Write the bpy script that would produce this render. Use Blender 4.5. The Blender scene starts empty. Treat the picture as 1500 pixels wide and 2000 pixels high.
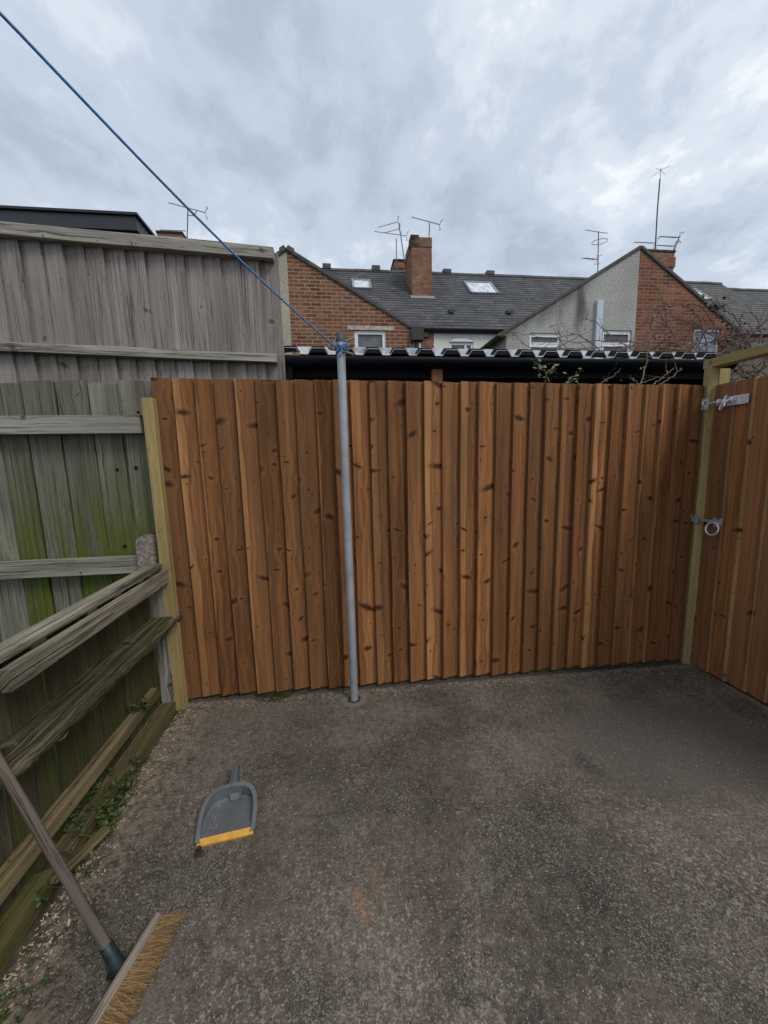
import bpy, math, random
import numpy as np
from mathutils import Vector, Matrix
sc = bpy.context.scene
COL = sc.collection
R = math.radians

# ------------------------------------------------------------------ camera
F_PX, YAW, PITCH, ROLL = 720.0, 0.118265, 0.135279, -0.024407      # focal length in 1500 px wide picture
CAM = Vector((0, 0, 1.4))
def cam_axes():
    cy, sy, cp, sp = math.cos(YAW), math.sin(YAW), math.cos(PITCH), math.sin(PITCH)
    F = Vector((sy*cp, cy*cp, -sp)); Rt = Vector((cy, -sy, 0)); U = Rt.cross(F)
    Rr = math.cos(ROLL)*Rt + math.sin(ROLL)*U
    return Rr, Rr.cross(F), F
CR, CU, CF = cam_axes()
cam = bpy.data.objects.new('camera', bpy.data.cameras.new('camera')); COL.objects.link(cam)
m3 = Matrix((CR, CU, -CF)).transposed()
cam.matrix_world = Matrix.Translation(CAM) @ m3.to_4x4()
cam.data.sensor_fit = 'HORIZONTAL'; cam.data.sensor_width = 36; cam.data.lens = 36*F_PX/1500
cam.data.clip_start = 0.02; cam.data.clip_end = 1000
sc.camera = cam
def ray(x, y): return CR*((x-750)/F_PX) - CU*((y-1000)/F_PX) + CF
def PY(x, y, Y): d = ray(x, y); return CAM + d*(Y/d.y)             # photo point met on the upright plane at depth Y
def PZ(x, y, z): d = ray(x, y); return CAM + d*((z-CAM.z)/d.z)     # photo point met on a level plane

# ------------------------------------------------------------------ sky and sun
SUN_EL, SUN_AZ = R(48), R(140)          # azimuth measured clockwise from +Y: behind the camera, to the right
world = bpy.data.worlds.new('World'); sc.world = world; world.use_nodes = True
def NT(nt):
    nt.nodes.clear()
    class G:
        def n(self, t, **k):
            o = nt.nodes.new(t)
            for a, b in k.items():
                if a.startswith('i_'):
                    o.inputs[a[2:].replace('_', ' ')].default_value = b
                else: setattr(o, a, b)
            return o
        def l(self, a, b): nt.links.new(a, b)
        def val(self, s, v):
            if hasattr(v, 'is_output') or isinstance(v, bpy.types.NodeSocket): nt.links.new(v, s)
            else: s.default_value = v
        def m(self, op, a, b=None, c=None, clamp=False):
            o = nt.nodes.new('ShaderNodeMath'); o.operation = op; o.use_clamp = clamp
            for i, v in enumerate((a, b, c)):
                if v is not None: self.val(o.inputs[i], v)
            return o.outputs[0]
        def ss(self, x, a, b, lo=0., hi=1.):            # smooth step, a -> lo, b -> hi
            o = nt.nodes.new('ShaderNodeMapRange'); o.interpolation_type = 'SMOOTHSTEP'
            self.val(o.inputs[0], x)
            for i, v in enumerate((a, b, lo, hi)): self.val(o.inputs[i+1], v)
            if not isinstance(a, bpy.types.NodeSocket) and not isinstance(b, bpy.types.NodeSocket) and a > b:
                o.inputs[1].default_value, o.inputs[2].default_value = b, a
                self.val(o.inputs[3], hi); self.val(o.inputs[4], lo)
            return o.outputs[0]
        def mix(self, f, a, b, mode='MIX'):
            o = nt.nodes.new('ShaderNodeMix'); o.data_type = 'RGBA'; o.blend_type = mode
            self.val(o.inputs[0], f)
            for i, v in ((6, a), (7, b)):
                if isinstance(v, tuple) and len(v) == 3: v = v + (1,)
                self.val(o.inputs[i], v)
            return o.outputs[2]
        def xyz(self, x, y, z=0.):
            o = nt.nodes.new('ShaderNodeCombineXYZ')
            for i, v in enumerate((x, y, z)): self.val(o.inputs[i], v)
            return o.outputs[0]
        def sep(self, v):
            o = nt.nodes.new('ShaderNodeSeparateXYZ'); self.val(o.inputs[0], v); return o.outputs
        def noise(self, v, scale=1., detail=2., rough=.5, dist=0., dim='3D'):
            o = nt.nodes.new('ShaderNodeTexNoise'); o.noise_dimensions = dim
            self.val(o.inputs['Vector'], v); o.inputs['Scale'].default_value = scale
            o.inputs['Detail'].default_value = detail; o.inputs['Roughness'].default_value = rough
            o.inputs['Distortion'].default_value = dist
            return o.outputs[0]
        def vor(self, v, scale=1., dim='2D', feature='F1', rnd=1.):
            o = nt.nodes.new('ShaderNodeTexVoronoi'); o.voronoi_dimensions = dim; o.feature = feature
            self.val(o.inputs['Vector'], v); o.inputs['Scale'].default_value = scale
            o.inputs['Randomness'].default_value = rnd
            return o.outputs
        def attr(self, name):
            o = nt.nodes.new('ShaderNodeAttribute'); o.attribute_name = name; return o.outputs
    return G()
g = NT(world.node_tree)
tc = g.n('ShaderNodeTexCoord')
x, y, z = g.sep(tc.outputs['Generated'])
zz = g.m('ADD', g.m('MAXIMUM', z, 0.), .22)
v = g.xyz(g.m('DIVIDE', x, zz), g.m('DIVIDE', y, zz), 0.)
mp = g.n('ShaderNodeMapping'); g.l(v, mp.inputs[0]); mp.inputs['Rotation'].default_value = (0, 0, R(-38)); mp.inputs['Scale'].default_value = (1.3, .9, 1)
mp.inputs['Location'].default_value = (3.1, 1.7, 0)
n1 = g.noise(mp.outputs[0], 1.6, 8, .58, .25)
n2 = g.noise(v, 4.5, 7, .62, .2)
nn = g.m('ADD', g.m('MULTIPLY', n1, .64), g.m('MULTIPLY', n2, .36))
ramp = g.n('ShaderNodeValToRGB'); g.l(nn, ramp.inputs[0])
ramp.color_ramp.interpolation = 'EASE'
cr = ramp.color_ramp.elements
cr[0].position = .38; cr[0].color = (4.4, 5.2, 6.25, 1)
cr[1].position = .62; cr[1].color = (9.2, 9.5, 9.9, 1)
e = cr.new(.49); e.color = (5.6, 6.4, 7.45, 1)
e = cr.new(.56); e.color = (7.0, 7.75, 8.6, 1)
sky = g.n('ShaderNodeTexSky'); sky.sky_type = 'NISHITA'; sky.sun_disc = False
sky.sun_elevation = SUN_EL; sky.sun_rotation = SUN_AZ
c = g.mix(.93, sky.outputs[0], ramp.outputs[0])
bg = g.n('ShaderNodeBackground'); g.l(c, bg.inputs[0]); bg.inputs[1].default_value = .1
out = g.n('ShaderNodeOutputWorld'); g.l(bg.outputs[0], out.inputs[0])
sl = bpy.data.lights.new('sun', 'SUN'); sl.energy = 1.5; sl.angle = R(22); sl.color = (1, .96, .9)
sun = bpy.data.objects.new('sun', sl); COL.objects.link(sun)
sd = Vector((math.sin(SUN_AZ)*math.cos(SUN_EL), math.cos(SUN_AZ)*math.cos(SUN_EL), math.sin(SUN_EL)))
sun.rotation_euler = sd.to_track_quat('Z', 'Y').to_euler()
sc.view_settings.view_transform = 'Standard'; sc.view_settings.look = 'None'
sc.view_settings.exposure = 0.12; sc.view_settings.gamma = 1

# ------------------------------------------------------------------ mesh helpers
rng = random.Random(7)
class SN:                                   # smooth wandering value
    def __init__(s, seed, f=1.):
        r = random.Random(seed); s.t = [(f*r.uniform(.6, 1.4)*k, r.uniform(0, 6.28), 1/k) for k in (1.3, 3.1, 7.7)]
    def __call__(s, t): return sum(a*math.sin(w*t+p) for w, p, a in s.t)/1.5
class MB:
    def __init__(s): s.v = []; s.f = []; s.mi = []; s.tex = []; s.rnd = []; s.acr = []; s.sm = []
    def add(s, vs, fs, tex=None, rnd=None, acr=None, mi=0, smooth=False):
        b = len(s.v); s.v += [tuple(p) for p in vs]
        s.f += [tuple(i+b for i in f) for f in fs]; s.mi += [mi]*len(fs); s.sm += [smooth]*len(fs)
        n = len(vs); r = rng.random() if rnd is None else rnd
        s.tex += tex if tex else [(p[0]+p[1], p[2], 0) for p in vs]
        s.rnd += [r]*n
        s.acr += acr if acr else [.5]*n
    def build(s, name, mats, parent=None):
        me = bpy.data.meshes.new(name); me.from_pydata(s.v, [], s.f)
        for m in (mats if isinstance(mats, (list, tuple)) else [mats]): me.materials.append(m)
        me.polygons.foreach_set('material_index', s.mi); me.polygons.foreach_set('use_smooth', s.sm)
        a = me.attributes.new('tex', 'FLOAT_VECTOR', 'POINT'); a.data.foreach_set('vector', [c for t in s.tex for c in t])
        a = me.attributes.new('rnd', 'FLOAT', 'POINT'); a.data.foreach_set('value', s.rnd)
        a = me.attributes.new('acr', 'FLOAT', 'POINT'); a.data.foreach_set('value', s.acr)
        me.update()
        o = bpy.data.objects.new(name, me); COL.objects.link(o)
        if parent: o.parent = parent; o.matrix_parent_inverse = parent.matrix_world.inverted() if False else Matrix.Translation(-parent.location)
        return o
    # a sawn timber from p (middle of the start end, middle of section) along `al`, its width along `ac`
    def timber(s, p, al, ac, L, W, T, T2=None, seed=None, wob=.002, bev=.002, nseg=None, bow=0., ragged=0., rnd=None, mi=0, skew=0.):
        seed = rng.randrange(10**6) if seed is None else seed
        al = Vector(al).normalized(); ac = Vector(ac); ac = (ac-al*ac.dot(al)).normalized(); no = ac.cross(al)   # no: face normal
        p = Vector(p); T2 = T if T2 is None else T2
        nseg = nseg or max(4, int(L/.07))
        w1, w2, w3 = SN(seed, 3), SN(seed+1, 3), SN(seed+2, 2)
        r = random.Random(seed); ou, ov = r.uniform(0, 60), r.uniform(0, 60)
        vs, tex, acr, fs = [], [], [], []
        for i in range(nseg+1):
            t = L*i/nseg
            a, b = -W/2+wob*w1(t), W/2+wob*w2(t)
            q = p+al*t+no*(bow*math.sin(math.pi*i/nseg)+wob*.6*w3(t))
            h1, h2 = T/2, T2/2
            sec = [(a, -h1+bev), (a, h1-bev), (a+bev, h1), (b-bev, h2+skew), (b, h2-bev+skew), (b, -h2+bev+skew), (b-bev, -h2+skew), (a+bev, -h1)]
            for k, (cc, tt) in enumerate(sec):
                e = 0
                if ragged and i in (0, nseg): e = r.uniform(-ragged, ragged)
                vs.append(q+ac*cc+no*tt+al*e)
                tex.append((ou+cc+(tt-h1)*1.0, ov+t, 0)); acr.append((cc+W/2)/W)
        for i in range(nseg):
            for k in range(8):
                k2 = (k+1) % 8
                fs.append((i*8+k, i*8+k2, (i+1)*8+k2, (i+1)*8+k))
        fs.append(tuple(reversed(range(8)))); fs.append(tuple(nseg*8+k for k in range(8)))
        s.add(vs, [tuple(reversed(f)) for f in fs], tex, rnd, acr, mi)
    def box(s, a, b, mi=0, rnd=None):
        (x0, y0, z0), (x1, y1, z1) = a, b
        vs = [(x0,y0,z0),(x1,y0,z0),(x1,y1,z0),(x0,y1,z0),(x0,y0,z1),(x1,y0,z1),(x1,y1,z1),(x0,y1,z1)]
        s.add(vs, [(0,3,2,1),(4,5,6,7),(0,1,5,4),(1,2,6,5),(2,3,7,6),(3,0,4,7)], None, rnd, None, mi)
    def tube(s, pts, rad, n=8, mi=0, rnd=None, cap=True, smooth=True):
        pts = [Vector(p) for p in pts]; rad = rad if isinstance(rad, (list, tuple)) else [rad]*len(pts)
        vs, tex, fs = [], [], []; up = None; dist = 0; o = rng.uniform(0, 50)
        for i, p in enumerate(pts):
            t = (pts[min(i+1, len(pts)-1)]-pts[max(i-1, 0)]).normalized()
            if up is None: up = t.orthogonal().normalized()
            up = (up-t*up.dot(t)).normalized(); w = t.cross(up)
            if i: dist += (p-pts[i-1]).length
            for k in range(n):
                a = 2*math.pi*k/n
                vs.append(p+(up*math.cos(a)+w*math.sin(a))*rad[i]); tex.append((o+rad[i]*min(a, 6.283-a), o+dist, 0))
        for i in range(len(pts)-1):
            for k in range(n):
                k2 = (k+1) % n; fs.append((i*n+k, i*n+k2, (i+1)*n+k2, (i+1)*n+k))
        s.add(vs, fs, tex, rnd, None, mi, smooth)
        if cap:
            m = len(pts)-1
            s.add([vs[k] for k in range(n)], [tuple(reversed(range(n)))], [tex[k] for k in range(n)], rnd, None, mi)
            s.add([vs[m*n+k] for k in range(n)], [tuple(range(n))], [tex[m*n+k] for k in range(n)], rnd, None, mi)
def spline(pts, n=6):                        # Catmull-Rom through points
    P = [Vector(p) for p in pts]; P = [P[0]*2-P[1]]+P+[P[-1]*2-P[-2]]; out = []
    for i in range(1, len(P)-2):
        for k in range(n):
            t = k/n; a, b, c, d = P[i-1:i+3]
            out.append(.5*((2*b)+(c-a)*t+(2*a-5*b+4*c-d)*t*t+(3*b-a-3*c+d)*t**3))
    return out+[P[-2]]
def tag(o, label, cat, group=None):
    o['label'] = label; o['category'] = cat
    if group: o['group'] = group
    return o
def thing(name, label, cat, loc, group=None):
    o = bpy.data.objects.new(name, None); COL.objects.link(o); o.location = loc; o.empty_display_size = .1
    return tag(o, label, cat, group)
def structure(o, kind='structure'): o['kind'] = kind; return o

# ------------------------------------------------------------------ materials
def new_mat(name):
    m = bpy.data.materials.new(name); m.use_nodes = True; g = NT(m.node_tree)
    bs = g.n('ShaderNodeBsdfPrincipled'); o = g.n('ShaderNodeOutputMaterial'); g.l(bs.outputs[0], o.inputs[0])
    return m, g, bs
def bump(g, bs, h, strength=.5, dist=.002):
    b = g.n('ShaderNodeBump'); g.val(b.inputs['Height'], h); b.inputs['Strength'].default_value = strength
    b.inputs['Distance'].default_value = dist; g.l(b.outputs[0], bs.inputs['Normal'])
def plain(name, col, rough=.6, metal=0., var=.15, scale=20., spec=.5, bmp=0.):
    m, g, bs = new_mat(name)
    geo = g.n('ShaderNodeNewGeometry')
    n = g.noise(geo.outputs['Position'], scale, 4, .6)
    k = g.ss(n, .3, .7, 1-var, 1+var)
    c = g.mix(1., col, g.xyz(k, k, k), 'MULTIPLY')
    g.l(c, bs.inputs['Base Color']); bs.inputs['Metallic'].default_value = metal
    g.val(bs.inputs['Roughness'], g.ss(n, .3, .7, rough-.08, rough+.08)); bs.inputs['Specular IOR Level'].default_value = spec
    if bmp: bump(g, bs, n, bmp, .003)
    return m
def wood(name, light, dark, knot, tint=.18, kn_u=8., kn_v=3.2, kn_r=(.004, .015), halo=.6, sap=None, sapcol=None, fine=.5, crack=0.,
         algae=None, streak=.3, grey=None, bmp=.5, kprob=.75, sapflip=False, g1s=52.):
    m, g, bs = new_mat(name)
    u, v, _ = g.sep(g.attr('tex')['Vector']); rnd = g.attr('rnd')['Fac']; acr = g.attr('acr')['Fac']
    ro = g.m('MULTIPLY', rnd, 91.7)
    # knots
    kv = g.xyz(g.m('MULTIPLY', u, kn_u), g.m('ADD', g.m('MULTIPLY', v, kn_v), ro), 0.)
    vo = g.vor(kv, 1.)
    kp = g.sep(vo['Position']); kc = g.sep(g.n('ShaderNodeSeparateColor').outputs[0]) if False else None
    sepc = g.n('ShaderNodeSeparateColor'); g.l(vo['Color'], sepc.inputs[0]); c1, c2, c3 = sepc.outputs[0], sepc.outputs[1], sepc.outputs[2]
    kx, ky, _ = g.sep(kv)
    dx = g.m('DIVIDE', g.m('SUBTRACT', kx, kp[0]), kn_u); dy = g.m('DIVIDE', g.m('SUBTRACT', ky, kp[1]), kn_v)
    on = g.m('LESS_THAN', c2, kprob)
    rad = g.m('ADD', kn_r[0], g.m('MULTIPLY', g.m('POWER', c1, 2.8), kn_r[1]-kn_r[0]))
    wig = g.noise(g.xyz(g.m('MULTIPLY', u, 130.), g.m('MULTIPLY', v, 130.), ro), 1., 2)
    asp = g.m('ADD', 1.0, g.m('MULTIPLY', g.m('POWER', c3, 3.), 2.4))                # some knots are long sideways spikes
    tilt = g.m('MULTIPLY', g.m('SUBTRACT', g.m('FRACT', g.m('MULTIPLY', c1, 17.3)), .5), 1.5)
    dyt = g.m('ADD', dy, g.m('MULTIPLY', dx, tilt))
    dd = g.m('SQRT', g.m('ADD', g.m('POWER', g.m('DIVIDE', dx, asp), 2.), g.m('POWER', dyt, 2.)))
    dn = g.m('ADD', g.m('DIVIDE', dd, rad), g.m('MULTIPLY', g.m('SUBTRACT', wig, .5), .9))
    core = g.m('MULTIPLY', g.ss(dn, 1.0, .72), on)
    hal = g.m('MULTIPLY', g.ss(dn, 2.1, .8), on); pale = g.m('MULTIPLY', g.m('MULTIPLY', g.ss(dn, 3.0, 2.0), g.ss(dn, 1.6, 2.2)), on)
    # grain bends round the knots
    wx = g.m('DIVIDE', dx, .03); wy = g.m('DIVIDE', dy, .055)
    w = g.m('MULTIPLY', g.m('EXPONENT', g.m('MULTIPLY', g.m('ADD', g.m('MULTIPLY', wx, wx), g.m('MULTIPLY', wy, wy)), -1.)), on)
    ub = g.m('SUBTRACT', u, g.m('MULTIPLY', g.m('MULTIPLY', dx, w), .85))
    wander = g.m('MULTIPLY', g.noise(g.xyz(g.m('MULTIPLY', u, 6.), g.m('MULTIPLY', v, 1.2), ro), 1., 2), .016)
    ub = g.m('ADD', ub, wander)
    g1 = g.noise(g.xyz(g.m('MULTIPLY', ub, g1s), g.m('MULTIPLY', v, .5), ro), 1., 4, .68)
    g2 = g.noise(g.xyz(g.m('MULTIPLY', ub, 330.), g.m('MULTIPLY', v, 5.), ro), 1., 2, .6)
    g3 = g.noise(g.xyz(g.m('MULTIPLY', u, 9.), g.m('MULTIPLY', v, 1.1), ro), 1., 3, .6)
    gr = g.m('ADD', g.m('MULTIPLY', g.ss(g1, .36, .64), 1-fine), g.m('MULTIPLY', g.ss(g2, .3, .7), fine))
    col = g.mix(gr, light, dark)
    if sapflip: acr = g.m('SUBTRACT', 1., acr)
    if sap:
        thr = g.ss(g.m('FRACT', g.m('MULTIPLY', rnd, 7.31)), 0., 1., sap[0], sap[1])
        edge = g.m('ADD', acr, g.m('MULTIPLY', g.m('SUBTRACT', g.noise(g.xyz(g.m('MULTIPLY', u, 3.), g.m('MULTIPLY', v, 2.4), ro), 1., 2), .5), .12 if sapflip else .42))
        sm = g.ss(g.m('SUBTRACT', edge, thr), .035, -.035)
        col = g.mix(g.m('MULTIPLY', sm, .85), col, g.mix(gr, sapcol, tuple(c*.72 for c in sapcol)))
        lineband = g.m('MULTIPLY', g.ss(g.m('ABSOLUTE', g.m('SUBTRACT', g.m('SUBTRACT', edge, thr), .07)), .07, 0.), .35)
        col = g.mix(lineband, col, tuple(c*.45 for c in dark))
    # blotches and board to board differences
    k = g.ss(g3, .25, .75, 1-streak, 1+streak)
    kk = g.m('MULTIPLY', k, g.ss(rnd, 0., 1., 1-tint, 1+tint))
    col = g.mix(1., col, g.xyz(kk, kk, kk), 'MULTIPLY')
    r2 = g.m('FRACT', g.m('MULTIPLY', rnd, 13.7))
    if grey: col = g.mix(g.m('MULTIPLY', r2, grey[1]), col, grey[0])
    col = g.mix(g.m('MULTIPLY', pale, .28), col, light)
    col = g.mix(g.m('MULTIPLY', hal, halo), col, tuple(a*.6+b*.4 for a, b in zip(knot, dark)))
    col = g.mix(g.m('MULTIPLY', core, .92), col, g.mix(g.ss(g.m('ABSOLUTE', g.m('SUBTRACT', dn, .5)), .05, .3), tuple(.55*a+.45*b for a, b in zip(knot, dark)), knot))
    # pin knots
    pv = g.xyz(g.m('ADD', g.m('MULTIPLY', u, 17.), ro), g.m('MULTIPLY', v, 9.), 0.)
    po = g.vor(pv, 1.); ps = g.n('ShaderNodeSeparateColor'); g.l(po['Color'], ps.inputs[0])
    px_, py_, _ = g.sep(pv); pq = g.sep(po['Position'])
    pd = g.m('SQRT', g.m('ADD', g.m('POWER', g.m('DIVIDE', g.m('SUBTRACT', px_, pq[0]), 17.), 2.), g.m('POWER', g.m('DIVIDE', g.m('SUBTRACT', py_, pq[1]), 9.), 2.)))
    pin = g.m('MULTIPLY', g.ss(pd, .0055, .003), g.m('LESS_THAN', ps.outputs[0], .2))
    col = g.mix(g.m('MULTIPLY', pin, .75), col, knot)
    h = g.m('SUBTRACT', g.m('MULTIPLY', g2, .5), g.m('MULTIPLY', core, .3))
    h = g.m('ADD', h, g.m('MULTIPLY', g1, .6))
    if crack:
        cn = g.noise(g.xyz(g.m('MULTIPLY', ub, 95.), g.m('MULTIPLY', v, 2.0), ro), 1., 4, .68)
        cm = g.ss(cn, .60-.1*crack, .67-.1*crack)
        col = g.mix(g.m('MULTIPLY', cm, .75), col, tuple(c*.25 for c in dark)); h = g.m('SUBTRACT', h, g.m('MULTIPLY', cm, 1.6))
    if algae:
        ac_, lo, hi, st = algae
        geo = g.n('ShaderNodeNewGeometry'); _, _, pz = g.sep(geo.outputs['Position'])
        an = g.m('ADD', g.m('MULTIPLY', g.noise(g.xyz(g.m('MULTIPLY', u, 12.), g.m('MULTIPLY', v, 1.8), ro), 1., 4, .6), .72), g.m('MULTIPLY', g.noise(g.xyz(g.m('MULTIPLY', u, 60.), g.m('MULTIPLY', v, 22.), ro), 1., 4, .7), .28))
        am = g.m('MULTIPLY', g.ss(pz, hi, lo), g.ss(g.m('ADD', an, g.m('MULTIPLY', g.m('SUBTRACT', r2, .5), .3)), .38, .62))
        am = g.m('MULTIPLY', am, g.ss(pz, -.3, lo*.2, .75, 1.))
        col = g.mix(g.m('MULTIPLY', am, st), col, g.mix(gr, ac_, tuple(c*.5 for c in ac_)))
    g.l(col, bs.inputs['Base Color']); bs.inputs['Roughness'].default_value = .78; bs.inputs['Specular IOR Level'].default_value = .25
    bump(g, bs, h, bmp, .0025)
    return m
M = {}
M['new'] = wood('brown_stained_timber', (.285, .120, .043), (.112, .043, .014), (.024, .007, .003), tint=.26, sap=(-.75, .30), sapcol=(.385, .185, .072), grey=((.22, .110, .045), .28), fine=.25, kn_v=5.6, kn_u=11.5, kn_r=(.0035, .0150), kprob=.8, halo=.62, streak=.26, g1s=62.)
M['gate'] = wood('brown_stained_gate_timber', (.33, .142, .050), (.14, .056, .019), (.026, .009, .005), tint=.2, g1s=46., sap=(.015, .10), sapcol=(.42, .26, .12), sapflip=True, grey=((.19, .105, .058), .4), fine=.36, kn_v=3.2, kprob=.8)
M['green'] = wood('green_treated_timber', (.36, .27, .115), (.25, .185, .075), (.10, .062, .022), tint=.08, kn_v=3, kn_r=(.003, .009), streak=.22)
M['grey'] = wood('weathered_grey_timber', (.37, .33, .30), (.20, .172, .155), (.045, .036, .032), tint=.17, crack=.35, streak=.35, grey=((.27, .240, .225), .6), algae=((.15, .14, .045), 1.9, 2.75, .30), g1s=80., fine=.4, kn_v=2.2, kprob=.5)
M['old'] = wood('old_mossy_timber', (.205, .194, .152), (.112, .106, .080), (.03, .026, .02), tint=.2, crack=.3, streak=.35, algae=((.105, .135, .014), .85, 1.62, 1.0), g1s=85., fine=.4, kn_v=1.6, kprob=.45)
M['oldrail'] = wood('old_rail_timber', (.35, .33, .285), (.16, .148, .122), (.06, .05, .04), tint=.12, crack=.6, streak=.35, algae=((.14, .15, .05), .7, 1.3, .45), kn_v=2)
M['low'] = wood('damp_green_timber', (.115, .105, .065), (.058, .05, .03), (.02, .016, .01), tint=.4, crack=.4, streak=.5, algae=((.07, .085, .018), .5, .95, .8), kn_v=1.5, kprob=.4, grey=((.06, .035, .022), .8))
M['lowrail'] = wood('pale_lichen_timber', (.36, .325, .24), (.12, .104, .070), (.04, .032, .022), tint=.12, crack=.7, streak=.5, g1s=95., fine=.4, algae=((.13, .135, .035), .5, 1.1, .45), kn_v=1.5, kprob=.4, bmp=.9)
M['plank'] = wood('rotten_plank_timber', (.24, .20, .12), (.040, .034, .024), (.02, .015, .01), tint=.05, crack=1.1, streak=.6, algae=((.09, .09, .03), .5, 1.0, .55), kprob=.2, fine=.6, bmp=1.)
M['foot'] = wood('mossy_foot_timber', (.20, .155, .085), (.095, .07, .036), (.03, .02, .012), tint=.12, crack=.6, streak=.5, algae=((.10, .10, .022), .15, .45, .7), kprob=.4)
M['stub'] = plain('weathered_stub', (.20, .165, .14), .85, var=.5, scale=60, bmp=.8)
M['black'] = plain('black_plastic', (.006, .0065, .009), .6, var=.3, scale=4, spec=.12)
M['black_and_shade'] = plain('black_boards_and_shade', (.008, .008, .009), .8, var=.3, scale=6, spec=.2)  # black of the boards; also holds the shed's inner shade in its colour
M['galv'] = plain('galvanised_steel', (.34, .355, .37), .55, .3, var=.14, scale=9, bmp=.08)
M['zinc'] = plain('bright_zinc', (.66, .68, .71), .38, .45, var=.2, scale=60)
M['roofsheet'] = plain('pale_roof_sheet', (.52, .55, .58), .3, 0, var=.3, scale=6)
M['rope'] = plain('blue_rope', (.06, .21, .46), .6, var=.35, scale=120)
M['ropeold'] = plain('sun_bleached_rope', (.16, .25, .38), .7, var=.3, scale=100)
M['plastic'] = plain('grey_plastic', (.115, .121, .127), .42, var=.12, scale=14)
M['yellow'] = plain('yellow_rubber', (.62, .31, .035), .5, var=.15, scale=30)
M['socket'] = plain('dark_green_metal', (.018, .034, .036), .5, .3, var=.4, scale=40)
M['handle'] = wood('worn_broom_handle', (.15, .118, .094), (.075, .058, .046), (.03, .02, .015), tint=.02, crack=.25, streak=.4, kprob=.1)
M['broomhead'] = wood('worn_broom_head', (.23, .19, .155), (.075, .058, .046), (.03, .02, .015), tint=.02, crack=.9, streak=.6, kprob=.1, bmp=.9)
M['white'] = plain('white_upvc', (.78, .79, .80), .35, var=.05, scale=8)
M['lintel'] = plain('stone_lintel', (.42, .38, .30), .85, var=.25, scale=15)
M['dark'] = plain('dark_soffit', (.014, .014, .016), .5, var=.3, scale=5)
M['clad'] = plain('dark_cladding', (.040, .043, .052), .45, var=.15, scale=3)
M['fascia'] = plain('dark_fascia', (.022, .024, .030), .4, var=.15, scale=3)
M['lead'] = plain('grey_lead', (.26, .28, .31), .5, .2, var=.25, scale=10)
M['aerial'] = plain('dull_aluminium', (.10, .095, .10), .5, .5, var=.3, scale=30)
M['stone'] = plain('mossy_coping', (.11, .10, .085), .9, var=.4, scale=12)
M['curtain'] = plain('net_curtain', (.2, .21, .2), .9, var=.25, scale=9)
M['ridge'] = plain('ridge_tile', (.085, .078, .072), .85, var=.35, scale=7)
M['stem'] = plain('bramble_stem', (.115, .065, .050), .75, var=.4, scale=25)
M['twig'] = plain('pale_twig', (.19, .15, .095), .8, var=.35, scale=25)
M['chip'] = plain('wood_chips', (.46, .37, .25), .9, var=.35, scale=50)
M['deadleaf'] = plain('dead_leaf', (.045, .026, .016), .8, var=.4, scale=90)
M['pebble'] = plain('pebble', (.30, .26, .22), .8, var=.45, scale=31)

def glass_mat(name, col, rough=.06):
    m, g, bs = new_mat(name); geo = g.n('ShaderNodeNewGeometry')
    n = g.noise(geo.outputs['Position'], 4., 4, .6)
    k = g.ss(n, .3, .7, .6, 1.4); g.l(g.mix(1., col, g.xyz(k, k, k), 'MULTIPLY'), bs.inputs['Base Color'])
    bs.inputs['Roughness'].default_value = rough; bs.inputs['Specular IOR Level'].default_value = .6
    return m
M['pane'] = glass_mat('window_pane', (.10, .11, .11), .1)
M['sky_reflection_pane'] = glass_mat('pane_painted_reflection', (.62, .65, .68), .08)  # sky reflection put into the pale base colour
M['frost'] = glass_mat('frosted_pane', (.24, .27, .32), .25)
def leaf_mat(name, col):
    m, g, bs = new_mat(name); rnd = g.attr('rnd')['Fac']; k = g.ss(rnd, 0., 1., .5, 1.5)
    g.l(g.mix(1., col, g.xyz(k, k, k), 'MULTIPLY'), bs.inputs['Base Color']); bs.inputs['Roughness'].default_value = .55
    return m
M['leaf'] = leaf_mat('weed_leaf', (.048, .070, .018)); M['bleaf'] = leaf_mat('bramble_leaf', (.15, .18, .085)); M['ivy'] = leaf_mat('dark_ivy_leaf', (.04, .05, .022))
def bristle_mat():
    m, g, bs = new_mat('coir_bristle'); rnd = g.attr('rnd')['Fac']
    g.l(g.mix(rnd, (.10, .055, .022), (.40, .245, .10)), bs.inputs['Base Color']); bs.inputs['Roughness'].default_value = .6
    return m
M['bristle'] = bristle_mat()

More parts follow.
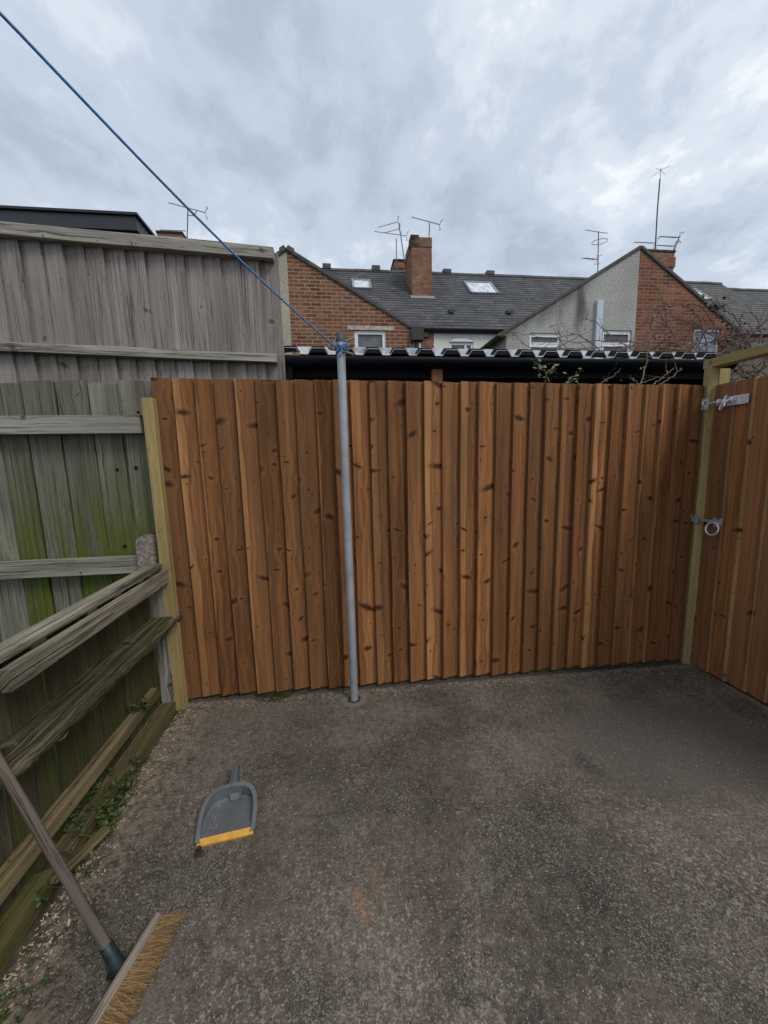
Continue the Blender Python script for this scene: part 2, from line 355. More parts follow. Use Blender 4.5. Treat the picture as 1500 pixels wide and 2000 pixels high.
def brick_mat(name, c1, c2, mortar, spread=.5, patch=.5):
    m, g, bs = new_mat(name); t = g.attr('tex')['Vector']
    b = g.n('ShaderNodeTexBrick'); g.l(t, b.inputs['Vector']); b.inputs['Scale'].default_value = 1
    b.inputs['Brick Width'].default_value = .225; b.inputs['Row Height'].default_value = .075
    b.inputs['Mortar Size'].default_value = .009; b.inputs['Mortar Smooth'].default_value = .25; b.inputs['Bias'].default_value = -.15
    b.inputs['Color1'].default_value = (0, 0, 0, 1); b.inputs['Color2'].default_value = (1, 1, 1, 1); b.inputs['Mortar'].default_value = (.5, .5, .5, 1)
    n = g.noise(t, 1.1, 5, .65); n2 = g.noise(t, 22., 4, .65); n3 = g.noise(t, 2.6, 4, .6)
    f = g.m('ADD', g.m('MULTIPLY', b.outputs['Color'], spread), g.m('MULTIPLY', g.ss(n, .3, .7), 1-spread))
    col = g.mix(f, c1, c2)
    sepb = g.sep(t)
    k = g.ss(n2, .3, .75, .72, 1.25); col = g.mix(1., col, g.xyz(k, k, k), 'MULTIPLY')
    n4 = g.noise(g.xyz(g.m('ADD', g.sep(t)[0], 40.), g.sep(t)[1], 5.), .8, 5, .7)
    col = g.mix(g.m('MULTIPLY', g.ss(n4, .47, .62), patch), col, g.mix(b.outputs['Color'], (.20, .13, .08), (.42, .30, .18)))
    col = g.mix(g.m('MULTIPLY', g.ss(n3, .52, .72), .6), col, tuple(a*.5 for a in c1))
    mo = g.mix(g.ss(n2, .3, .7), mortar, tuple(a*.55 for a in mortar))
    col = g.mix(g.m('MULTIPLY', b.outputs['Fac'], g.ss(n3, .3, .65, .55, 1.)), col, mo)
    g.l(col, bs.inputs['Base Color']); bs.inputs['Roughness'].default_value = .9; bs.inputs['Specular IOR Level'].default_value = .2
    bump(g, bs, g.m('SUBTRACT', g.m('MULTIPLY', n2, .4), b.outputs['Fac']), .6, .008)
    return m
M['brick'] = brick_mat('old_red_brick', (.120, .046, .032), (.36, .160, .085), (.44, .36, .26), .62, .32)
M['brick2'] = brick_mat('warm_red_brick', (.110, .040, .028), (.33, .125, .070), (.33, .26, .19), .6, .2)
M['chimbrick'] = brick_mat('chimney_red_brick', (.19, .078, .050), (.38, .190, .110), (.19, .15, .12), .55)
M['sootbrick'] = brick_mat('sooty_brick', (.030, .020, .018), (.065, .035, .028), (.03, .025, .022))
def render_mat(name, col, stain_x=None):
    m, g, bs = new_mat(name); t = g.attr('tex')['Vector']; u, v, _ = g.sep(t)
    n = g.noise(t, 1.2, 5, .6); n2 = g.noise(t, 30., 5, .75); st = g.noise(g.xyz(g.m('MULTIPLY', u, 2.2), g.m('MULTIPLY', v, .35), 0.), 1., 4, .65)
    k = g.m('MULTIPLY', g.ss(n, .3, .7, .86, 1.08), g.ss(n2, .3, .7, .62, 1.25)); c = g.mix(1., col, g.xyz(k, k, k), 'MULTIPLY')
    if stain_x:
        top = g.attr('acr')['Fac']                     # depth below the verge, 0 at the roof line
        depth = g.m('ADD', top, g.m('MULTIPLY', g.m('SUBTRACT', st, .5), 1.1))
        s1 = g.m('MULTIPLY', g.m('MULTIPLY', g.ss(depth, .55, .02), g.ss(st, .40, .60, .3, 1.)), g.ss(u, 6.4, 5.6))
        for sx, w, d, a in stain_x:
            q = g.ss(g.m('ABSOLUTE', g.m('ADD', g.m('SUBTRACT', u, sx), g.m('MULTIPLY', g.m('SUBTRACT', n, .5), .25))), w, w*.15)
            s1 = g.m('MAXIMUM', s1, g.m('MULTIPLY', g.m('MULTIPLY', q, g.ss(depth, d, d*.35)), a))
        c = g.mix(g.m('MULTIPLY', s1, .8), c, (.045, .043, .042))
    g.l(c, bs.inputs['Base Color']); bs.inputs['Roughness'].default_value = .92; bs.inputs['Specular IOR Level'].default_value = .2
    bump(g, bs, n2, .5, .006)
    return m
M['render'] = render_mat('grey_pebbledash', (.40, .395, .365), [(5.72, .22, 1.6, 1.), (5.2, .10, .7, .6), (4.75, .2, .7, .7)])
M['render2'] = render_mat('pale_cement_render', (.42, .38, .30), None)
M['cream'] = render_mat('cream_paint_render', (.76, .75, .69), None)
def slate_mat(name, col, light):
    m, g, bs = new_mat(name); t = g.attr('tex')['Vector']; rnd = g.attr('rnd')['Fac']
    b = g.n('ShaderNodeTexBrick'); g.l(t, b.inputs['Vector']); b.inputs['Scale'].default_value = 1
    b.inputs['Brick Width'].default_value = .30; b.inputs['Row Height'].default_value = .21; b.inputs['Mortar Size'].default_value = .006
    b.inputs['Color1'].default_value = (0, 0, 0, 1); b.inputs['Color2'].default_value = (1, 1, 1, 1); b.inputs['Mortar'].default_value = (.5, .5, .5, 1)
    n = g.noise(t, .8, 5, .65); n2 = g.noise(t, 14., 4, .6)
    f = g.m('ADD', g.m('MULTIPLY', b.outputs['Color'], .6), g.m('MULTIPLY', g.ss(n, .3, .7), .4))
    c = g.mix(f, col, light); k = g.ss(n2, .25, .75, .7, 1.25); c = g.mix(1., c, g.xyz(k, k, k), 'MULTIPLY')
    c = g.mix(g.m('MULTIPLY', b.outputs['Fac'], .85), c, (.012, .012, .012))
    g.l(c, bs.inputs['Base Color']); bs.inputs['Roughness'].default_value = .72; bs.inputs['Specular IOR Level'].default_value = .3
    bump(g, bs, g.m('SUBTRACT', g.m('MULTIPLY', n2, .3), b.outputs['Fac']), .6, .01)
    return m
M['slate'] = slate_mat('dark_slate', (.042, .043, .047), (.115, .112, .115))
M['tile'] = slate_mat('brown_grey_tile', (.060, .060, .060), (.13, .125, .118))

# ------------------------------------------------------------------ ground
def gz(x, y): return .0643-.019*x-.010*y
def ground_mats():
    m, g, bs = new_mat('stained_concrete'); geo = g.n('ShaderNodeNewGeometry'); p = geo.outputs['Position']; X, Y, _ = g.sep(p)
    pd_ = g.n('ShaderNodeVectorMath', operation='ADD'); wv = g.n('ShaderNodeTexNoise'); g.l(p, wv.inputs[0]); wv.inputs['Scale'].default_value = 210.; wv.inputs['Detail'].default_value = 2
    sc2 = g.n('ShaderNodeVectorMath', operation='SCALE'); g.l(wv.outputs['Color'], sc2.inputs[0]); sc2.inputs['Scale'].default_value = .010; g.l(p, pd_.inputs[0]); g.l(sc2.outputs[0], pd_.inputs[1]); pw = pd_.outputs[0]
    n1 = g.noise(p, 1.5, 5, .6, .3); n2 = g.noise(p, 5., 5, .65); n3 = g.noise(p, 38., 4, .7); n4 = g.noise(p, 170., 3, .6)
    base = g.mix(g.ss(n1, .32, .68), (.060, .048, .038), (.140, .111, .088))
    base = g.mix(g.m('MULTIPLY', g.ss(n2, .50, .75), .6), base, (.145, .122, .098))
    gn = g.noise(g.xyz(g.m('ADD', X, 7.), Y, 3.), 2.2, 4, .6)
    base = g.mix(g.m('MULTIPLY', g.ss(gn, .56, .74), .5), base, (.034, .037, .027))
    k = g.m('MULTIPLY', g.ss(n3, .25, .75, .6, 1.4), g.ss(n4, .25, .75, .7, 1.3)); base = g.mix(1., base, g.xyz(k, k, k), 'MULTIPLY')
    # smooth newer cement near the gate
    sx = g.m('DIVIDE', g.m('SUBTRACT', X, 1.55), .62); sy = g.m('DIVIDE', g.m('SUBTRACT', Y, 1.45), .34)
    sd2 = g.m('ADD', g.m('ADD', g.m('MULTIPLY', sx, sx), g.m('MULTIPLY', sy, sy)), g.m('MULTIPLY', g.m('SUBTRACT', n2, .5), 1.3))
    smooth_ = g.ss(sd2, 1.2, .4)
    base = g.mix(g.m('MULTIPLY', smooth_, .75), base, (.095, .082, .071))
    fl = g.noise(p, 75., 7, .72); big = g.noise(p, 1.7, 4, .6)
    wz = g.m('ADD', g.ss(big, .3, .7, -.06, .055), g.ss(Y, 1.9, .6, -.03, .03)); wz = g.m('SUBTRACT', wz, g.m('MULTIPLY', smooth_, .10))
    flm = g.ss(g.m('ADD', fl, wz), .575, .635); base = g.mix(g.m('MULTIPLY', flm, .75), base, g.mix(n4, (.18, .15, .115), (.46, .40, .32)))
    dk = g.ss(g.m('SUBTRACT', g.noise(g.xyz(g.m('ADD', X, 31.), g.m('ADD', Y, 9.), 0.), 2.6, 6, .7), 0.), .54, .68); base = g.mix(g.m('MULTIPLY', dk, .62), base, (.030, .027, .023))
    # exposed stones: pale specks, denser where the skin has worn off
    worn = g.m('MULTIPLY', g.ss(g.m('ADD', g.noise(p, 2.1, 5, .65, .2), g.ss(Y, 1.7, .6, -.06, .07)), .44, .66), g.ss(smooth_, 0., 1., 1., .12))
    hsum = n3
    for sc_, th0, th1, lo, hi, colA, colB in ((170., .08, .52, .30, .52, (.19, .16, .12), (.34, .31, .255)), (95., .015, .12, .2, .40, (.24, .20, .15), (.42, .37, .30)), (300., .2, .62, .3, .55, (.17, .145, .115), (.29, .26, .215))):
        vv = g.vor(pw, sc_, '3D'); s_ = g.n('ShaderNodeSeparateColor'); g.l(vv['Color'], s_.inputs[0])
        den = g.ss(worn, 0., 1., th0, th1)
        mask = g.m('MULTIPLY', g.m('LESS_THAN', s_.outputs[0], den), g.ss(vv['Distance'], hi, lo))
        base = g.mix(g.m('MULTIPLY', mask, .8), base, g.mix(s_.outputs[1], colA, colB)); hsum = g.m('ADD', hsum, g.m('MULTIPLY', mask, .5))
    # brick dust stains
    for (ax, ay), (bx, by), w, a in (((695, 1742), (715, 1788), .022, .9), ((728, 1700), (748, 1745), .022, .45), ((552, 1545), (556, 1560), .010, .5), ((585, 1602), (600, 1606), .009, .6)):
        A, B = PZ(ax, ay, .06), PZ(bx, by, .06); d = B-A; L2 = d.x*d.x+d.y*d.y
        rx, ry = g.m('SUBTRACT', X, A.x), g.m('SUBTRACT', Y, A.y)
        t = g.m('DIVIDE', g.m('ADD', g.m('MULTIPLY', rx, d.x), g.m('MULTIPLY', ry, d.y)), L2, clamp=True)
        ex, ey = g.m('SUBTRACT', rx, g.m('MULTIPLY', t, d.x)), g.m('SUBTRACT', ry, g.m('MULTIPLY', t, d.y))
        dist = g.m('SQRT', g.m('ADD', g.m('MULTIPLY', ex, ex), g.m('MULTIPLY', ey, ey)))
        dm = g.ss(g.m('ADD', dist, g.m('MULTIPLY', g.m('SUBTRACT', n3, .5), .11)), w*1.3, 0.); dm = g.m('MULTIPLY', dm, g.ss(fl, .42, .56))
        base = g.mix(g.m('MULTIPLY', dm, a*.75), base, (.34, .165, .085))
    prx, pry = g.m('SUBTRACT', X, .035), g.m('SUBTRACT', Y, 1.98); pr_ = g.m('ADD', g.m('SQRT', g.m('ADD', g.m('MULTIPLY', prx, prx), g.m('MULTIPLY', pry, pry))), g.m('MULTIPLY', g.m('SUBTRACT', n3, .5), .05))
    base = g.mix(g.m('MULTIPLY', g.ss(pr_, .085, .06), .7), base, (.17, .15, .125)); base = g.mix(g.m('MULTIPLY', g.ss(pr_, .042, .03), .85), base, (.022, .019, .016))
    # pale sawdust fringe, then soil, along the low fence
    ed = g.m('ADD', X, g.m('MULTIPLY', g.m('SUBTRACT', n2, .5), .16))
    fr = g.m('MULTIPLY', g.ss(ed, -.70, -.86), g.ss(n3, .42, .6)); base = g.mix(g.m('MULTIPLY', fr, .55), base, (.27, .215, .15))
    fy = g.m('MULTIPLY', g.ss(g.m('ADD', Y, g.m('MULTIPLY', n2, .1)), 2.0, 2.12), g.ss(n3, .45, .62)); base = g.mix(g.m('MULTIPLY', fy, .5), base, (.26, .21, .16))
    so = g.ss(ed, -.90, -.97); base = g.mix(so, base, g.mix(n3, (.022, .017, .011), (.075, .06, .04)))
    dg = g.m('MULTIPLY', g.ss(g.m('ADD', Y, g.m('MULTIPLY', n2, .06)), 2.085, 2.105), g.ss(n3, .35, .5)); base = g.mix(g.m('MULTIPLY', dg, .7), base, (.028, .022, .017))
    mo = g.m('MULTIPLY', g.ss(ed, -.72, -.95), g.ss(g.noise(p, 9., 4, .6), .52, .68)); mo = g.m('MULTIPLY', mo, g.ss(Y, 1.9, 1.3)); base = g.mix(g.m('MULTIPLY', mo, .7), base, (.035, .045, .012))
    lipm = g.m('MULTIPLY', g.ss(X, 2.195, 2.215), g.ss(n2, .3, .6)); base = g.mix(g.m('MULTIPLY', lipm, .0), base, (.17, .16, .15))
    g.l(base, bs.inputs['Base Color']); bs.inputs['Roughness'].default_value = .88; bs.inputs['Specular IOR Level'].default_value = .25
    bump(g, bs, g.m('ADD', hsum, g.m('MULTIPLY', n4, .5)), .55, .004)
    m2 = plain('yard_earth', (.07, .058, .042), .95, var=.5, scale=3, bmp=.5)
    return m, m2
M['concrete'], M['earth'] = ground_mats()
mb = MB(); mb.add([(-200, -200, -.06), (200, -200, -.06), (200, 300, -.06), (-200, 300, -.06)], [(0, 1, 2, 3)])
structure(mb.build('ground', M['earth']))
mb = MB(); NX, NY = 110, 120; vs = []; hn = [SN(i, 2) for i in range(6)]
for j in range(NY+1):
    for i in range(NX+1):
        X = -2.8+5.6*i/NX; Y = -3.0+5.4*j/NY
        zz = gz(X, Y)+.003*(hn[0](X)*hn[1](Y)+.5*hn[2](X*2)*hn[3](Y*2))
        if X < -.93: zz -= .02*min(1, (-.93-X)/.05)
        pass
        if -.55 < X < -.33 and Y > 2.02: zz -= .05*math.sin(math.pi*(X+.55)/.22)*min(1, (Y-2.02)/.06)
        vs.append((X, Y, zz))
mb.add(vs, [(j*(NX+1)+i, j*(NX+1)+i+1, (j+1)*(NX+1)+i+1, (j+1)*(NX+1)+i) for j in range(NY) for i in range(NX)], smooth=True)
structure(mb.build('patio', M['concrete']))

# ------------------------------------------------------------------ the new brown fence
UPV = (0, 0, 1)
FY = 2.08
f = thing('board_fence', 'new brown stained featheredge board fence across the back of the patio', 'fence', (0, FY, .06))
mb = MB(); mb.timber((-.9, FY+.045, .055), (1, 0, -.018), UPV, 3.17, .11, .03, seed=12, nseg=8); mb.build('light_block_board', M['low'], f)  # added board behind the fence foot, blocks light through the gap
ed = [-.930,-.829,-.722,-.626,-.524,-.418,-.311,-.215,-.108,-.013,.080,.185,.285,.387,.491,.595,.702,.807,.910,1.017,1.116,1.213,1.317,1.420,1.523,1.631,1.737,1.851,1.963,2.066,2.160,2.275]
mb = MB()
for i in range(len(ed)-1):
    a, b = ed[i], ed[i+1]+(.022 if i < len(ed)-2 else 0)
    r = random.Random(i*17+3)
    z0 = .078-.0165*(a+.93)+r.uniform(-.006, .006); z1 = 1.853-.0105*(a+.93)+r.uniform(-.003, .003)
    W = b-a
    # wide thick left edge stands in front of the neighbour's thin right edge
    ly = FY+.010+r.uniform(-.002, .002)
    mb.timber(((a+b)/2, ly, z0), UPV, (1, 0, 0), z1-z0, W+.004, .027, .010, seed=1000+i*5, wob=.003, bev=.0018, nseg=30, skew=-.0205)
mb.build('board_panel', M['new'], f)
mb = MB()
for zz in (.40, 1.0, 1.55): mb.timber((-.95, FY+.055, zz), (1, 0, 0), UPV, 3.22, .075, .038, nseg=6)
mb.build('rail', M['green'], f)
for X in (-.2, .72, 1.5):
    mb = MB(); mb.timber((X, FY+.125, -.06), UPV, (1, 0, 0), 1.84, .075, .075, nseg=6); mb.build('post', M['green'], f)

mb = MB(); mb.timber((-.935, 2.045, .03), UPV, (1, 0, -.01), 1.715, .052, .05, wob=.0012, seed=55)
tag(mb.build('fence_post', M['green']), 'pale green treated post at the left end of the brown fence', 'post')
mb = MB(); mb.timber((-.990, 2.035, .035), UPV, (1, 0, 0), .80, .068, .04, wob=.0015, seed=59)
tag(mb.build('short_post', M['oldrail']), 'grey weathered short post behind the end of the rotten plank', 'post')

# ------------------------------------------------------------------ gate on the right
GX = 2.29
gt = thing('garden_gate', 'brown featheredge board gate with zinc bolt and ring latch', 'gate', (GX, 1.5, .05))
mb = MB(); yy = 2.055
for i in range(13):
    r = random.Random(i+400); W = .108+r.uniform(-.006, .006); y1 = yy-W
    # thick near edge laps over the next board's thin far edge
    mb.timber((GX+.004, (yy+y1)/2-.010, .022+.004*i), UPV, (0, -1, 0), 1.79+r.uniform(-.003, .003)-.01*i*.6, W+.02, .010, .022, seed=2000+i*7, wob=.0022, nseg=24, skew=.0095)
    yy = y1
mb.build('board_panel', M['gate'], gt)
mb = MB()
for zz in (.35, 1.0, 1.6): mb.timber((GX+.05, 2.03, zz), (0, -1, 0), UPV, 1.36, .09, .04, nseg=5)
mb.build('ledge_rail', M['green'], gt)
# bolt
bz = 1.705; by0, by1 = 2.095, 1.845; bx = GX-.022
bo = MB()
bo.box((bx-.003, by1, bz-.030), (bx, by1+.115, bz+.022)); bo.box((bx-.003, by1+.113, bz-.019), (bx, 2.025, bz+.012))
for (yy, zz) in ((by1+.01, bz+.012), (by1+.01, bz-.02)):
    bo.tube([(bx-.003, yy, zz), (bx-.006, yy, zz)], .005, 8)
bolt = bo.build('bolt_plate', M['zinc'], gt)
b2 = MB(); b2.tube([(bx-.012, by1+.06, bz), (bx-.012, 2.112, bz-.002)], .0058, 10); b2.tube([(bx-.012, by1+.10, bz), (bx-.035, by1+.10, bz-.012), (bx-.036, by1+.10, bz-.035)], .005, 8); b2.build('bolt_bar', M['zinc'], gt)
b3 = MB()
for yy in (by1+.075, by1+.155): 
    b3.tube(spline([(bx, yy, bz-.014), (bx-.016, yy, bz-.011), (bx-.021, yy, bz), (bx-.016, yy, bz+.011), (bx, yy, bz+.014)], 3), .005, 6)
b3.tube(spline([(bx-.006, by1+.115, bz+.03), (bx-.022, by1+.11, bz+.018), (bx-.03, by1+.112, bz-.01), (bx-.02, by1+.128, bz-.045), (bx-.018, by1+.142, bz-.043), (bx-.016, by1+.132, bz-.005)], 4), .0045, 6)
b3.build('bolt_staple', M['zinc'], gt)
# ring latch
lz = .985; lx = GX-.02
l1 = MB(); l1.tube([(lx, 1.945, lz-.005), (lx-.012, 1.945, lz-.005)], .024, 14); l1.tube([(lx, 1.928, lz+.018), (lx-.006, 1.928, lz+.018)], .011, 8); l1.tube([(lx, 1.966, lz+.018), (lx-.006, 1.966, lz+.018)], .011, 8)
l1.box((lx-.009, 1.96, lz-.006), (lx-.004, 2.09, lz+.012)); l1.build('latch_plate', M['galv'], gt)
ring = [(lx-.026+.006*math.cos(a), 1.957+.038*math.sin(a), lz-.038+.038*math.cos(a)) for a in [2*math.pi*k/28 for k in range(29)]]
l2 = MB(); l2.tube(ring, .0052, 8); l2.build('latch_ring', M['zinc'], gt)
# frame: post and head beam
gp = thing('gate_frame', 'pale green timber gate post with a beam over the gate', 'gate frame', (GX, 2.07, .0))
mb = MB(); mb.timber((GX-.005, 2.088, .0), UPV, (1, -.35, 0), 1.925, .052, .05, seed=71, wob=.0012); mb.build('post', M['green'], gp)
mb = MB(); mb.timber((GX+.01, 2.125, 1.945), (0, -1, 0), UPV, 1.5, .05, .07, seed=73, wob=.001); mb.build('head_beam', M['green'], gp)
mb = MB(); mb.timber((GX+.05, 2.05, .02), (0, -1, 0), UPV, 1.4, .09, .04, seed=75); mb.build('light_block_bar', M['foot'], gp)  # last bar is added behind the gate foot to stop sun passing under
mb = MB(); mb.timber((GX+.10, 2.12, .0), UPV, (1, 0, 0), 1.92, .075, .05, seed=77); mb.build('back_post', M['green'], gp)
kl = MB()
kl.box((GX-.047, 2.055, lz-.012), (GX-.043, 2.115, lz+.018)); kl.box((GX-.058, 2.052, lz-.018), (GX-.043, 2.068, lz+.022)); kl.tube(spline([(GX-.045, 2.118, lz+.02), (GX-.06, 2.12, lz+.01), (GX-.062, 2.13, lz-.03), (GX-.055, 2.11, lz-.045), (GX-.045, 2.105, lz-.02)], 3), .006, 6)
kl.tube([(GX-.045, 2.1, lz+.025), (GX-.051, 2.1, lz+.025)], .012, 8); kl.tube([(GX-.045, 2.06, lz+.03), (GX-.051, 2.06, lz+.03)], .010, 8)
kl.build('latch_keeper', M['galv'], gp)
ks = MB(); ks.box((GX-.041, 2.055, bz-.036), (GX-.038, 2.10, bz+.032)); ks.tube(spline([(GX-.04, 2.077, bz-.02), (GX-.055, 2.077, bz-.012), (GX-.058, 2.077, bz), (GX-.055, 2.077, bz+.012), (GX-.04, 2.077, bz+.02)], 3), .0035, 6); ks.build('bolt_keeper', M['zinc'], gp)

# ------------------------------------------------------------------ washing line post and line
wp = thing('washing_line_post', 'grey galvanised steel washing line post standing before the brown fence', 'pole', (.035, 1.98, .06))
mb = MB(); mb.tube([(.035, 1.98, -.1), (.035, 1.98, .6), (.034, 1.98, 1.3), (.035, 1.98, 2.03)], [.0225, .0222, .0218, .0215], 20); mb.build('tube', M['galv'], wp)
mb = MB(); mb.tube([(.035, 1.98, 2.005), (.035, 1.98, 2.046), (.035, 1.98, 2.052)], [.0235, .0238, .019], 20); mb.build('cap', plain('worn_black_cap', (.06, .062, .066), .6, var=.6, scale=50), wp)
for a, b in ((PY(640, 677, 1.93), PY(690, 661, 2.03)), (PY(642, 680, 2.03), PY(690, 692, 1.92))):
    mb = MB(); mb.tube([a, b], .0062, 8); mb.build('peg', M['twig'], wp)
wl = thing('washing_line', 'blue rope washing line tied to the grey steel post', 'rope', (.035, 1.98, 1.97))
A = PY(655, 678, 1.955); B = PY(0, 25, 1.12); d = B-A
pts = []
for i in range(60):
    t = i/59*2.6; p = A+d*t; p.z -= .030*math.sin(math.pi*min(t, 1.0))*(1 if t < 1 else 0) + (0 if t < 1 else 0)
    pts.append(p)
mb = MB(); mb.tube(pts, .0040, 8); mb.build('line', M['rope'], wl)
mb = MB(); c0 = Vector((.035, 1.98, 1.975)); hp = []
for i in range(90):
    t = i/89; a = t*2*math.pi*3.6; hp.append(c0+Vector((math.cos(a)*.0265, math.sin(a)*.0265, -.022+.042*t+.014*math.sin(a*1.3+1))))
mb.tube(hp, .0036, 7)
mb.tube(spline([c0+Vector((-.022, -.018, .05)), c0+Vector((-.03, -.022, .02)), c0+Vector((-.012, -.034, -.01)), c0+Vector((.01, -.036, .008)), c0+Vector((.03, -.02, .025))], 6), .0036, 7)
mb.tube(spline([c0+Vector((-.015, -.03, -.02)), c0+Vector((.0, -.04, .0)), c0+Vector((.018, -.03, .02)), c0+Vector((.034, -.016, -.004)), c0+Vector((.036, -.012, -.02))], 6), .0034, 7)
mb.tube(spline([c0+Vector((-.02, -.03, .0)), c0+Vector((-.005, -.042, .006)), c0+Vector((.004, -.036, -.03)), c0+Vector((-.012, -.03, -.045))], 6), .0034, 7)
mb.build('knot', M['rope'], wl)

# ------------------------------------------------------------------ old mossy fence on the left
of = thing('mossy_fence', 'old grey board fence streaked with green algae left of the brown fence', 'fence', (-1.6, 2.12, .05))
mb = MB()
edges = [-1.0-.146*k for k in range(12)]
offs = random.Random(5)
for k in range(11):
    b, a = edges[k]+offs.uniform(-.012, .012)+.02, edges[k+1]+offs.uniform(-.012, .012)
    if k == 0: b = -.955
    mb.timber(((a+b)/2+.004, 2.146, .03), UPV, (1, 0, 0), 1.815+offs.uniform(-.012, .008), b-a-.022, .018, .020, seed=3000+k*9, wob=.004, nseg=26, ragged=.006, bev=.002, skew=.004)
    mb.timber((a+.004, 2.176, .03), UPV, (1, 0, 0), 1.80+offs.uniform(-.02, .0), .075, .014, seed=3500+k*9, wob=.003, nseg=20, ragged=.006, bev=.002)
for (x_, y_) in ((230, 918), (265, 914), (243, 1067), (4, 971), (270, 805), (275, 1064)):        # black plugs standing in for the shade inside knot holes
    p = PY(x_, y_, 2.132); mb.tube([p, p+Vector((0, .02, 0))], .0105 if y_ > 900 else .008, 9, mi=1)
mb.build('board_panel', [M['old'], M['black_and_shade']], of)
for zz, seed in ((1.616, 31), (.882, 33)):
    mb = MB(); mb.timber((-2.65, 2.082, zz+.012), (1, 0, -.004), UPV, 1.655 if zz > 1 else 1.61, .090, .045, seed=seed, wob=.0012, ragged=.003); mb.build('rail', M['oldrail'], of)

# tall grey fence behind it
tf = thing('tall_fence', 'tall weathered grey board fence rising behind the mossy fence', 'fence', (-1.8, 2.5, .05))
mb = MB(); TS = -.05
px = [537, 498, 460, 422, 386, 351, 313, 274, 235, 194, 155, 114, 71, 28, -17, -62]
xe = [PY(p_, 488-(535-p_)*.095, 2.53).x for p_ in px]
while xe[-1] > -3.9: xe.append(xe[-1]-.138)
xe = [-.345]+[x_ for x_ in xe]
for k in range(len(xe)-1):
    r = random.Random(k+77); b, a = xe[k]+.016, xe[k+1]
    if b-a < .05: continue
    if k == 0: b = -.345
    zt = 2.68+TS*((a+b)/2+.34)
    mb.timber(((a+b)/2, 2.535+.004*(k % 2), 1.0), UPV, (1, 0, 0), zt-1.0, b-a+.006, .010, .027, seed=4000+k*11, wob=.0035, nseg=24, skew=.017)
mb.build('board_panel', M['grey'], tf)
mb = MB(); mb.timber((-4.0, 2.49, 2.66+TS*(-4+.34)), (1, 0, TS), UPV, 3.665, .066, .055, seed=41, wob=.003); mb.build('cap_rail', M['oldrail'], tf)
mb = MB(); mb.timber((-4.0, 2.492, 2.055+TS*.7*(-4+.36)), (1, 0, TS*.7), UPV, 3.645, .05, .06, seed=43, wob=.003); mb.build('middle_rail', M['oldrail'], tf)
for X in (-.42, -2.2, -3.8):
    mb = MB(); mb.timber((X, 2.60, -.06), UPV, (1, 0, 0), 2.72, .09, .09, nseg=8); mb.build('post', M['oldrail'], tf)

# low fence with the rotten plank shelf running towards the camera
lf = thing('low_fence', 'low green stained board fence with a rotten plank shelf', 'fence', (-1.02, 1.5, .06))
def along_y(mb, x, z, y0, y1, w, t, seed, up=False, **k):      # timber along Y; w is its width across (X unless up)
    mb.timber((x, y0, z), (0, 1, 0), (0, 0, 1) if up else (1, 0, 0), y1-y0, w, t, seed=seed, **k)
mb = MB(); along_y(mb, -.980, .885, .2, 2.03, .066, .026, 51, wob=.0012, ragged=.002); mb.build('cap_board', M['lowrail'], lf)
mb = MB(); along_y(mb, -.937, .825, 1.065, 2.04, .066, .030, 53, up=True, wob=.001, ragged=.001, bev=.0015); mb.build('front_rail', M['lowrail'], lf)
mb = MB(); r = random.Random(8); y_ = .15
while y_ < 2.0:
    w = r.uniform(.075, .105); mb.timber((-1.03+r.uniform(-.006, .006), y_+w/2, .08+r.uniform(0, .03)), UPV, (0, 1, 0), .78+r.uniform(-.03, .0), w, .016, wob=.004, nseg=12, ragged=.006, seed=5000+int(y_*1000))
    y_ += w+r.uniform(.002, .018)
mb.build('board_panel', M['low'], lf)
for y_ in (1.2, 1.45, 1.62, 1.8, 1.97):
    mb = MB(); mb.timber((-.962, y_-.015, .872), (0, 1, 0), (1, 0, 0), .05, .03, .02, nseg=2); mb.build('spacer', M['low'], lf)
# plank with a torn front edge
mb = MB(); n = 60; vs, tex, fs, acr = [], [], [], []; rr = random.Random(12); s1 = SN(61, 6); s2 = SN(62, 14)
for i in range(n+1):
    t = i/n; y_ = .99+t*(2.13-.99)
    j = .006*s1(y_)+.004*s2(y_*2)+rr.uniform(-.003, .003); dz = .003*s2(y_)
    xf = -.903+j+(.012*math.sin(t*3.1)); xb = -1.062
    if i == 0: xf -= .03
    sec = [(xb, .56), (xb, .604+dz), (xb+.05, .606+dz*.6), (xf-.055, .605-dz), (xf-.018, .600+.004*s1(y_*3)), (xf-.004, .588+.004*s2(y_*3)), (xf, .575+rr.uniform(-.004, .004)), (xf-.008, .561+rr.uniform(-.005, .005)), (xf-.03, .553+rr.uniform(-.004, .004))]
    cum = [0]
    for (a, b), (a2, b2_) in zip(sec, sec[1:]): cum.append(cum[-1]+math.hypot(a2-a, b2_-b))
    for k, (a, b) in enumerate(sec): vs.append((a, y_+rr.uniform(-.004, .004)*(i in (0, n))*3, b)); tex.append((cum[k], y_, 0)); acr.append(.5)
K = 9
for i in range(n):
    for k in range(K): fs.append((i*K+k, i*K+(k+1) % K, (i+1)*K+(k+1) % K, (i+1)*K+k))
fs.append(tuple(reversed(range(K)))); fs.append(tuple(n*K+k for k in range(K)))
mb.add(vs, fs, tex, .4, acr)
for i in range(26):                                      # splinters along the torn edge
    y_ = rr.uniform(1.0, 2.1); L = rr.uniform(.03, .10); x_ = -.903+rr.uniform(-.010, .006); z_ = rr.uniform(.556, .585)
    mb.tube([(x_, y_, z_), (x_+rr.uniform(0, .006), y_+L*.5, z_-rr.uniform(0, .004)), (x_+rr.uniform(-.004, .008), y_+L, z_-rr.uniform(-.003, .007))], [.0025, .003, .0006], 4, rnd=.9, smooth=False)
mb.build('plank_shelf', M['plank'], lf)
